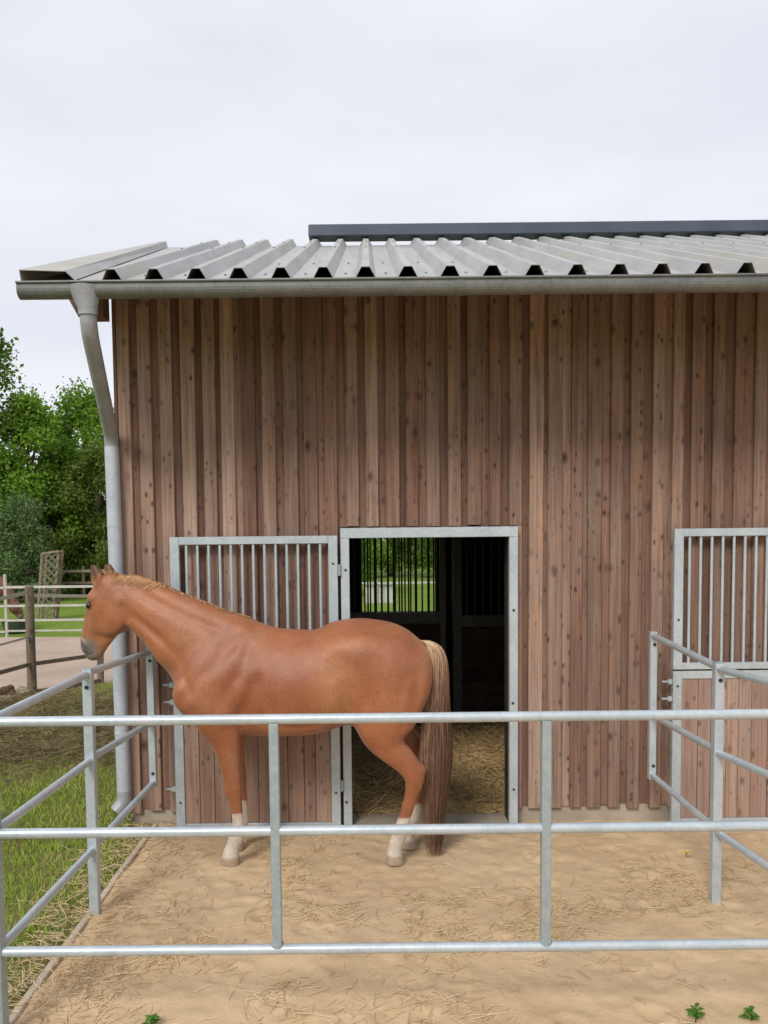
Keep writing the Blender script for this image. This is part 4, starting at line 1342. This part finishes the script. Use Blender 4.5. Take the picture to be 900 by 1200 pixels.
# mown hay lying on the verge in rough tufts
n0 = 60000
y = rng.uniform(5.5, 11.0, n0); x = -1.7 - rng.random(n0) * (1.0 + y * .33)
fx = np.interp(y, [4.7, 6.5, 10.3, 11.2], [-5, -5.4, -4.7, -4.6])
k = (rng.random(n0) < np.clip(hay_patch(x, y) - .1, 0, 1) * np.clip(vnoise(x, y, 73, .22) * 1.5 - .1, .05, 1)) & ~((y > 5.95) & (x > -1.9)) & (x > fx)
x, y = x[k], y[k]
z = -.015 + (.20 * vnoise(x, y, 73, .32) ** 2 + .10 * smooth01(y, 7.0, 8.5)) * rng.random(len(x))
v_, f_, s_ = straws(len(x), x, y, z, .05, .18, .0026, .25, .6)
tag(link('mown_hay', mesh_np('mown_hay', v_, f_, s_), 'mown_hay'), 'dry mown hay lying on the grass behind the left fence', 'hay', kind='stuff')
# bedding in the stall: heaped towards the back
n = 11000
x = rng.uniform(XW0 + .2, 1.9, n); y = YW + .12 + rng.random(n) ** .9 * 2.45
z = .0 + .20 * smooth01(y, 6.3, 8.2) * vnoise(x, y, 75, .5) + .05 * vnoise(x, y, 76, .12) * smooth01(y, 5.95, 6.3)
v_, f_, s_ = straws(n, x, y, z * (.55 + .45 * rng.random(n)), .06, .2, .0032, .35, .5)
gxs, gys = np.meshgrid(np.arange(XW0 + .12, 1.94, .06), np.arange(YW + .155, YP - .01, .06), indexing='ij')
gz = .006 + (.20 * smooth01(gys, 6.3, 8.2) * vnoise(gxs, gys, 75, .5) + .05 * vnoise(gxs, gys, 76, .12) * smooth01(gys, 5.95, 6.3)) * .8
gi = np.arange(gxs.size).reshape(gxs.shape)
gF = np.stack([gi[:-1, :-1], gi[1:, :-1], gi[1:, 1:], gi[:-1, 1:]], -1).reshape(-1, 4)
gV = np.stack([gxs, gys, gz], -1).reshape(-1, 3)
o = tag(link('straw_bedding', mesh_np('straw_bedding', np.concatenate([v_, gV]), np.concatenate([f_, gF + len(v_)]), np.concatenate([s_, np.full(len(gV), .2)])), 'bedding'), 'deep straw bedding on the floor inside the open doorway', 'straw', kind='stuff')

# ---------------------------------------------------------------- small plants and litter
def weed(px, py, D, sc, nl, label):
    c = W(px, py, D); base = Vector((c.x, D, -.01))
    root = empty('weed', base, label, 'plant', 'weeds at the front of the yard')
    top = base + Vector((0, 0, .07 * sc))
    MB().tube([base, base + Vector((.004, 0, .04 * sc)), top], [.003, .0025, .0015], 6).build('stem', 'weed_leaf', root)
    for k in range(nl):
        a = k * 2.4 + random.random(); ln = random.uniform(.045, .075) * sc * (1 - .4 * k / nl); w = ln * .30
        zb = .015 * sc + .055 * sc * k / nl; el = random.uniform(.2, .9)
        d = Vector((math.cos(a) * math.cos(el), math.sin(a) * math.cos(el), math.sin(el))); sd = Vector((-math.sin(a), math.cos(a), 0)); up = sd.cross(d)
        vs, fs = [], []
        prof_ = [(0, .12), (.2, .75), (.32, .62), (.45, 1.0), (.58, .72), (.72, .62), (.85, .3), (1, .02)]
        for t, ww in prof_:
            c_ = Vector((0, 0, zb)) + d * (ln * t) - Vector((0, 0, .35 * ln * t * t))
            vs += [c_ + sd * w * ww + up * w * .25 * -ww, c_, c_ - sd * w * ww + up * w * .25 * -ww]
        for j in range(len(prof_) - 1):
            fs += [(3 * j, 3 * j + 1, 3 * j + 4, 3 * j + 3), (3 * j + 1, 3 * j + 2, 3 * j + 5, 3 * j + 4)]
        me = mesh_np('leaf', [tuple(q) for q in vs], fs, np.full(len(vs), random.uniform(.2, .9)))
        link('leaf', me, 'weed_leaf', root, True)
weed(176, 1206, 3.385, 1.0, 8, 'small green weed in the sand, near the timber edging')
weed(815, 1204, 3.40, 1.05, 9, 'taller spiky green weed in the sand, left of the two at the right')
weed(880, 1206, 3.39, .95, 10, 'rounder green weed in the sand at the right corner')
c = W(803, 996, 5.2)
fl = empty('dandelion', (c.x, 5.2, 0), 'single yellow dandelion flower lying on the sand near the right fence', 'flower')
MB().tube([(c.x, 5.2, 0), (c.x + .01, 5.2, .02), (c.x + .01, 5.19, .03)], .002, 6).build('stem', 'weed_leaf', fl)
mb = MB()
for k in range(22):
    a = k * 2.399; r_ = .006 + .022 * (k / 22) ** .5
    p = Vector((c.x + .01, 5.19, .032)); q = p + Vector((math.cos(a) * r_, math.sin(a) * r_ * .8, .010 - .004 * k / 22))
    sd = Vector((-math.sin(a), math.cos(a), 0)) * .0055
    mb.quad(p, p + sd + (q - p) * .6, q, p - sd + (q - p) * .6)
mb.build('petals', 'petal', fl)
c = W(5, 797, 11.3)
mb = MB()
for k in range(7):
    bmesh.ops.create_icosphere(mb.bm, subdivisions=2, radius=random.uniform(.04, .06), matrix=Matrix.Translation((c.x + random.uniform(-.16, .16), 11.3 + random.uniform(-.07, .07), .015 + .03 * (k % 3 == 0))))
tag(mb.build('dung_heap', 'dung', None), 'small dark heap of droppings on the paddock soil', 'dung')

# ---------------------------------------------------------------- paddock fence (timber posts, tape and planks)
pf = empty('paddock_fence', (-4.63, 11.2, 0), 'brown timber post fence around the paddock behind the horse head', 'fence')
# post feet follow the paddock edge
PB = [Vector((-5.45, 6.3, 0)), Vector((W(38, 812, 11.2).x, 11.2, 0)), Vector((W(118, 797, 12.1).x, 12.1, 0)), Vector((-2.75, 13.9, 0))]
hts = [1.35, W(38, 687, 11.2).z, W(118, 765, 12.1).z, 1.2]
for p, hh, rr in zip(PB, hts, (.06, .062, .05, .055)):
    mb = MB(); mb.tube([p - Vector((0, 0, .3)), p + Vector((0, 0, hh * .5)), p + Vector((.008, 0, hh - .015)), p + Vector((.008, 0, hh))], [rr * 1.03, rr, rr * .97, rr * .8], 14)
    mb.build('post', 'post_wood', pf)
def sag(a, b, r, name, mat, drop=.0, n=10, flat=None):
    pts = [a.lerp(b, t) - Vector((0, 0, drop * 4 * t * (1 - t))) for t in [k / n for k in range(n + 1)]]
    if flat:
        mb = MB()
        for p, q in zip(pts, pts[1:]): mb.bar(p, q, .006, flat)
        return mb.build(name, mat, pf)
    return MB().tube(pts, r, 8).build(name, mat, pf)
for i_ in (0, 1):
    a, b = PB[i_], PB[i_ + 1]
    for hh in (.40, .0):
        pa, pb_ = a + Vector((0, -.07, hh + .02)), b + Vector((0, -.07, hh + .02))
        MB().bar(pa, pb_, .022, .055 if hh else .07, bev=.003).build('rail', 'post_wood', pf)
ztp = W(33, 694, 11.2).z
sag(PB[0] + Vector((0, -.075, 1.24)), PB[1] + Vector((0, -.075, ztp)), .02, 'tape', 'tape_beige', .05, flat=.05)
sag(PB[1] + Vector((0, -.075, W(44, 697, 11.2).z)), PB[3] + Vector((0, -.075, 1.22)), .02, 'tape', 'tape_beige', .03, flat=.045)
sag(PB[0] + Vector((0, -.07, .74)), PB[1] + Vector((0, -.07, W(33, 746, 11.2).z)), .02, 'tape', 'tape_beige', .03, flat=.03)

# white tape fence on the far side
DWF = 18.2
wf = empty('tape_fence', (-9, DWF, 0), 'white tape fence at the far edge of the paddock', 'fence')
for py_, w_ in ((688, .055), (709, .05), (726.5, .05), (739, .04)):
    z_ = W(60, py_, DWF).z
    xs2 = [-22, -17, -12.2, W(6.5, 700, DWF).x, -4.2, -2.2]
    for a, b in zip(xs2, xs2[1:]):
        mb = MB(); mb.bar((a + .012, DWF - .045, z_ + random.uniform(-.012, .012)), (b - .012, DWF - .045, z_ + random.uniform(-.012, .012)), .008, w_); mb.build('tape', 'tape', wf)
for xx in (-17, -12.2, W(6.5, 700, DWF).x, -4.2, -2.2):
    zt_ = W(6, 673, DWF).z
    MB().tube([(xx, DWF, -.3), (xx, DWF, zt_)], .035, 10).build('post', 'tape_beige', wf)
# dark rail behind it at the meadow's edge
rf = empty('rail_fence', (-9, 31.0, 0), 'dark timber rail fence along the foot of the trees', 'fence')
for z_ in (1.0, .55):
    MB().bar((-26, 31, z_), (-5, 31, z_), .05, .10).build('rail', 'post_wood', rf)
for k in range(8):
    MB().tube([(-26 + 3 * k, 31.07, -.2), (-26 + 3 * k, 31.07, 1.2)], .06, 8).build('post', 'post_wood', rf)
# field fence seen through the stable: white rail
fr = empty('white_rail_fence', (1, 27, 0), 'white rail fence on the field seen through the barred window', 'fence')
zr_ = W(460, 683, 27).z
MB().bar((-3, 27, zr_), (7, 27, zr_), .04, .06).build('rail', 'tape', fr)
for xx in (-2.5, 0.2, 2.9, 5.6):
    MB().box((xx - .04, 27.03, -.1), (xx + .04, 27.11, zr_ + .1)).build('post', 'tape', fr)
xx = W(428, 700, 27).x
while xx < W(458, 700, 27).x:          # pale boards below the rail on the left
    MB().box((xx, 27.115, -.05), (xx + .30, 27.14, zr_ - .02), .004).build('board', 'tape', fr)
    xx += .32

# lattice tower in the field
DL = 22.5
lt = empty('lattice_tower', (W(58, 735, DL).x, DL, 0), 'weathered wooden lattice tower on the grass behind the paddock', 'tower')
b0, b1 = W(44, 736, DL), W(62, 736, DL); t0, t1 = W(49.5, 650, DL), W(68.5, 647, DL)
dep = .32
def lp(u, v_, back=0):
    a = b0.lerp(b1, u); b = t0.lerp(t1, u); p = a.lerp(b, v_); p.y += dep * back; p.z = max(p.z, 0) if v_ == 0 else p.z; return p
for u in (0, 1):
    for bk in (0, 1):
        MB().bar(lp(u, 0, bk) - Vector((0, 0, .1)), lp(u, 1, bk), .06, .06, (0, 1, 0)).build('corner_post', 'post_wood', lt)
MB().bar(lp(-.04, 1.0) + Vector((0, -.02, .03)), lp(1.04, 1.0) + Vector((0, -.02, .03)), .07, .05).build('top_rail', 'post_wood', lt)
MB().bar(lp(-.04, 1.0, 1) + Vector((0, .02, .03)), lp(1.04, 1.0, 1) + Vector((0, .02, .03)), .07, .05).build('top_rail', 'post_wood', lt)
simple('lattice_wood', (0.21, 0.19, 0.125), (0.31, 0.28, 0.19), 4, 0.9)
for bk in (0, 1):
    for k in range(-1, 11):
        v0, v1 = k / 10 - .02, k / 10 + .20
        for (ua, ub), yo in (((0, 1), -.035), ((1, 0), -.055)):
            va, vb = v0, v1; a_u, b_u = ua, ub
            if va < 0: a_u = ua + (ub - ua) * (0 - va) / (vb - va); va = 0
            if vb > 1: b_u = ua + (b_u - ua) * (1 - va) / (vb - va); vb = 1
            if va >= 1 or vb <= 0: continue
            off_ = Vector((0, yo if not bk else -yo, 0))
            MB().bar(lp(a_u, va, bk) + off_, lp(b_u, vb, bk) + off_, .012, .05, (0, 1, 0)).build('slat', 'lattice_wood', lt)
# feed tub
c = W(18, 731, 19.25)
mb = MB()
mb.tube([(c.x, 19.25, -.02), (c.x, 19.25, .05), (c.x, 19.25, .27)], [.24, .26, .31], 20, cap=False)
mb.tube([(c.x, 19.25, .27), (c.x, 19.25, .25), (c.x, 19.25, .06)], [.32, .295, .25], 20, cap=False)
mb.disc((c.x, 19.25, .04), (0, 0, 1), .25, .01, 20)
tag(mb.build('feed_tub', 'rubber', None), 'dark rubber feed tub under the bay horse muzzle', 'tub')

# ================================================================ TREES
def crown_mesh(name, blobs, n, leaf, seed, mat):
    """leaf cards scattered through a set of ellipsoid clumps; each clump dense near its shell"""
    r = np.random.default_rng(seed)
    wts = np.array([b[3] * b[4] + b[3] * b[5] for b in blobs]); wts = wts / wts.sum()
    ci = r.choice(len(blobs), n, p=wts)
    B = np.array(blobs)[ci]
    d = r.normal(size=(n, 3)); d /= np.linalg.norm(d, axis=1, keepdims=True)
    rad = r.random(n) ** .38 * (1 + .25 * (r.random(n) < .12))
    # twig grouping: pull leaves towards a few hundred twig tips
    p = B[:, :3] + d * rad[:, None] * B[:, 3:6]
    tw = r.integers(0, n, n // 14)
    g = p[tw][r.integers(0, len(tw), n)]
    pull = r.random(n) < .7
    p[pull] = (g + r.normal(0, leaf * 1.15, (n, 3)))[pull]
    nr = d * .6 + r.normal(0, .6, (n, 3)) + np.array([0, 0, .45]); nr /= np.linalg.norm(nr, axis=1, keepdims=True)
    t = np.cross(nr, r.normal(size=(n, 3))); t /= np.linalg.norm(t, axis=1, keepdims=True); b = np.cross(nr, t)
    s = leaf * r.uniform(.55, 1.25, n)[:, None]
    V = np.empty((n, 4, 3))
    V[:, 0] = p - t * s * .5; V[:, 1] = p + b * s * .33 + nr * s * .06; V[:, 2] = p + t * s * .55 - nr * s * .08; V[:, 3] = p - b * s * .33 + nr * s * .06
    F = np.arange(n * 4).reshape(n, 4)
    cl = r.normal(0, .16, len(blobs))[ci]
    sh = np.clip(.45 + cl + r.normal(0, .2, n), 0, 1)
    me = mesh_np(name, V.reshape(-1, 3), F, np.repeat(sh, 4)); me.materials.append(MAT[mat])
    return me
def tree_kind(kind, H, spread, n, leaf, seed, mat, low=.12, nb=26, conic=0.0):
    r = np.random.default_rng(seed)
    blobs = []
    for k in range(nb):
        v_ = low + (1 - low) * (k + .5) / nb
        env = spread * (math.sin(math.pi * min(.97, .18 + .80 * v_)) ** .6) * (1 - conic * v_)
        a = k * 2.399 + r.random() * .8; q = env * r.uniform(.30, .85)
        sz = spread * r.uniform(.26, .46) * (1 - .35 * v_)
        blobs.append((math.cos(a) * q, math.sin(a) * q, v_ * H * .93, sz, sz, sz * r.uniform(.65, 1.0)))
    blobs.append((0, 0, H * .92, spread * .25, spread * .25, H * .09))
    crown = crown_mesh('crown', blobs, n, leaf, seed + 1, mat)
    mb = MB()
    mb.tube([(0, 0, -.3), (.05, .03, H * .3), (-.04, .05, H * .6), (.0, 0, H * .9)], [H * .022, H * .016, H * .010, .02], 10)
    for b in blobs[::2]:
        z0 = max(.12 * H, b[2] - H * .16)
        mb.tube([(0, 0, z0), (b[0] * .5, b[1] * .5, z0 + (b[2] - z0) * .6), (b[0], b[1], b[2])], [H * .009, H * .006, .015], 6)
    tm = mb.mesh('trunk'); tm.materials.append(MAT['bark'])
    return crown, tm
KINDS = {
    'bright': tree_kind('bright', 8.0, 2.5, 27000, .155, 101, 'leaf_bright'),
    'dark': tree_kind('dark', 10.5, 2.7, 26000, .165, 202, 'leaf_dark'),
    'grey': tree_kind('grey', 4.6, 1.9, 14000, .12, 303, 'leaf_grey', .02, 20),
    'brown': tree_kind('brown', 6.6, 2.2, 21000, .145, 404, 'leaf_brown', .04),
}
def tree(kind, name, x, y, s, rz, label, cat='tree', sz=1.0):
    root = empty(name, (x, y, -.05), label, cat, 'trees beyond the paddock')
    root.rotation_euler = (0, 0, rz); root.scale = (s, s, s * sz)
    for me, nm in zip(KINDS[kind], ('crown', 'trunk')):
        o = bpy.data.objects.new(nm, me); COL.objects.link(o); o.parent = root
def tx(px, D): return W(px, 690, D).x
tree('dark', 'leafy_tree', tx(-40, 32), 32, 1.22, .3, 'tall dark broadleaf tree at the left edge, rising above the others', sz=.98)
tree('bright', 'leafy_tree', tx(40, 33), 33, 1.03, 1.1, 'bright green leafy tree right of the tallest dark tree')
tree('bright', 'leafy_tree', tx(104, 36), 36, 1.12, 2.9, 'bright green leafy tree just left of the downpipe')
tree('brown', 'leafy_tree', tx(118, 33), 33, .92, .9, 'olive brown leafy tree low beside the downpipe')
tree('grey', 'willow_bush', tx(30, 29.5), 29.5, .85, .4, 'rounded grey green willow bush behind the lattice tower', 'bush')
tree('dark', 'leafy_tree', tx(78, 40), 40, .80, 4.2, 'dark leafy tree filling the gap between the bright trees')
tree('dark', 'leafy_tree', tx(20, 35), 35, .66, 2.2, 'lower dark leafy tree behind the willow bush', sz=.8)
tree('dark', 'leafy_tree', tx(92, 34), 34, .5, 5.2, 'small dark undergrowth tree below the bright trees', sz=.85)
tree('bright', 'leafy_tree', tx(-70, 35), 35, 1.05, 5.1, 'bright green leafy tree left of the picture edge')
tree('bright', 'leafy_tree', tx(150, 38), 38, 1.05, 3.9, 'bright green leafy tree hidden mostly behind the downpipe')
for k in range(6):
    tree(['dark', 'bright', 'brown'][k % 3], 'leafy_tree', tx(-150 - 85 * k, 34 + (k * 37 % 5)), 34 + (k * 37 % 5), random.uniform(.85, 1.1), random.random() * 6, ['first dark leafy tree beyond the left edge of the view, next to a bright one', 'bright green leafy tree between two darker ones left of the view', 'olive leafy tree third in the row left of the view', 'dark leafy tree next to the olive tree left of the view', 'last bright green leafy tree but one in the row left of the view', 'olive leafy tree at the far left end of the row'][k])
for k, (xx, yy_) in enumerate(((-1.5, 44), (1.2, 47), (4.4, 45), (8.5, 46), (-5.5, 46), (13, 45))):
    tree(['dark', 'bright'][k % 2], 'leafy_tree', xx, yy_, random.uniform(.8, 1.0), random.random() * 6, ['dark leafy tree across the field, seen left in the barred window', 'bright green leafy tree across the field, in the middle of the barred window', 'dark leafy tree across the field hidden by the stable door jamb', 'bright green leafy tree across the field behind the plain boarded wall', 'dark leafy tree across the field behind the closed stable door', 'bright green leafy tree far right across the field behind the stable'][k])
# overhanging twigs of a nearer tree seen in the window
tree('bright', 'leafy_tree', -.9, 31, .62, 1.0, 'small bright tree on the field seen through the left of the barred window')
# a wood closing the horizon
r = np.random.default_rng(9)
bl = []
for k in range(150):
    a = -2.2 + 4.4 * k / 149 + r.normal(0, .01); q = r.uniform(95, 125)
    hh = r.uniform(3.0, 5.5)
    bl.append((math.sin(a) * q, math.cos(a) * q, hh * .8, r.uniform(4, 6), r.uniform(4, 6), hh))
me = crown_mesh('distant_wood', bl, 30000, .9, 77, 'leaf_dark')
tag(link('distant_wood', me), 'far wood along the horizon', 'wood', kind='stuff')
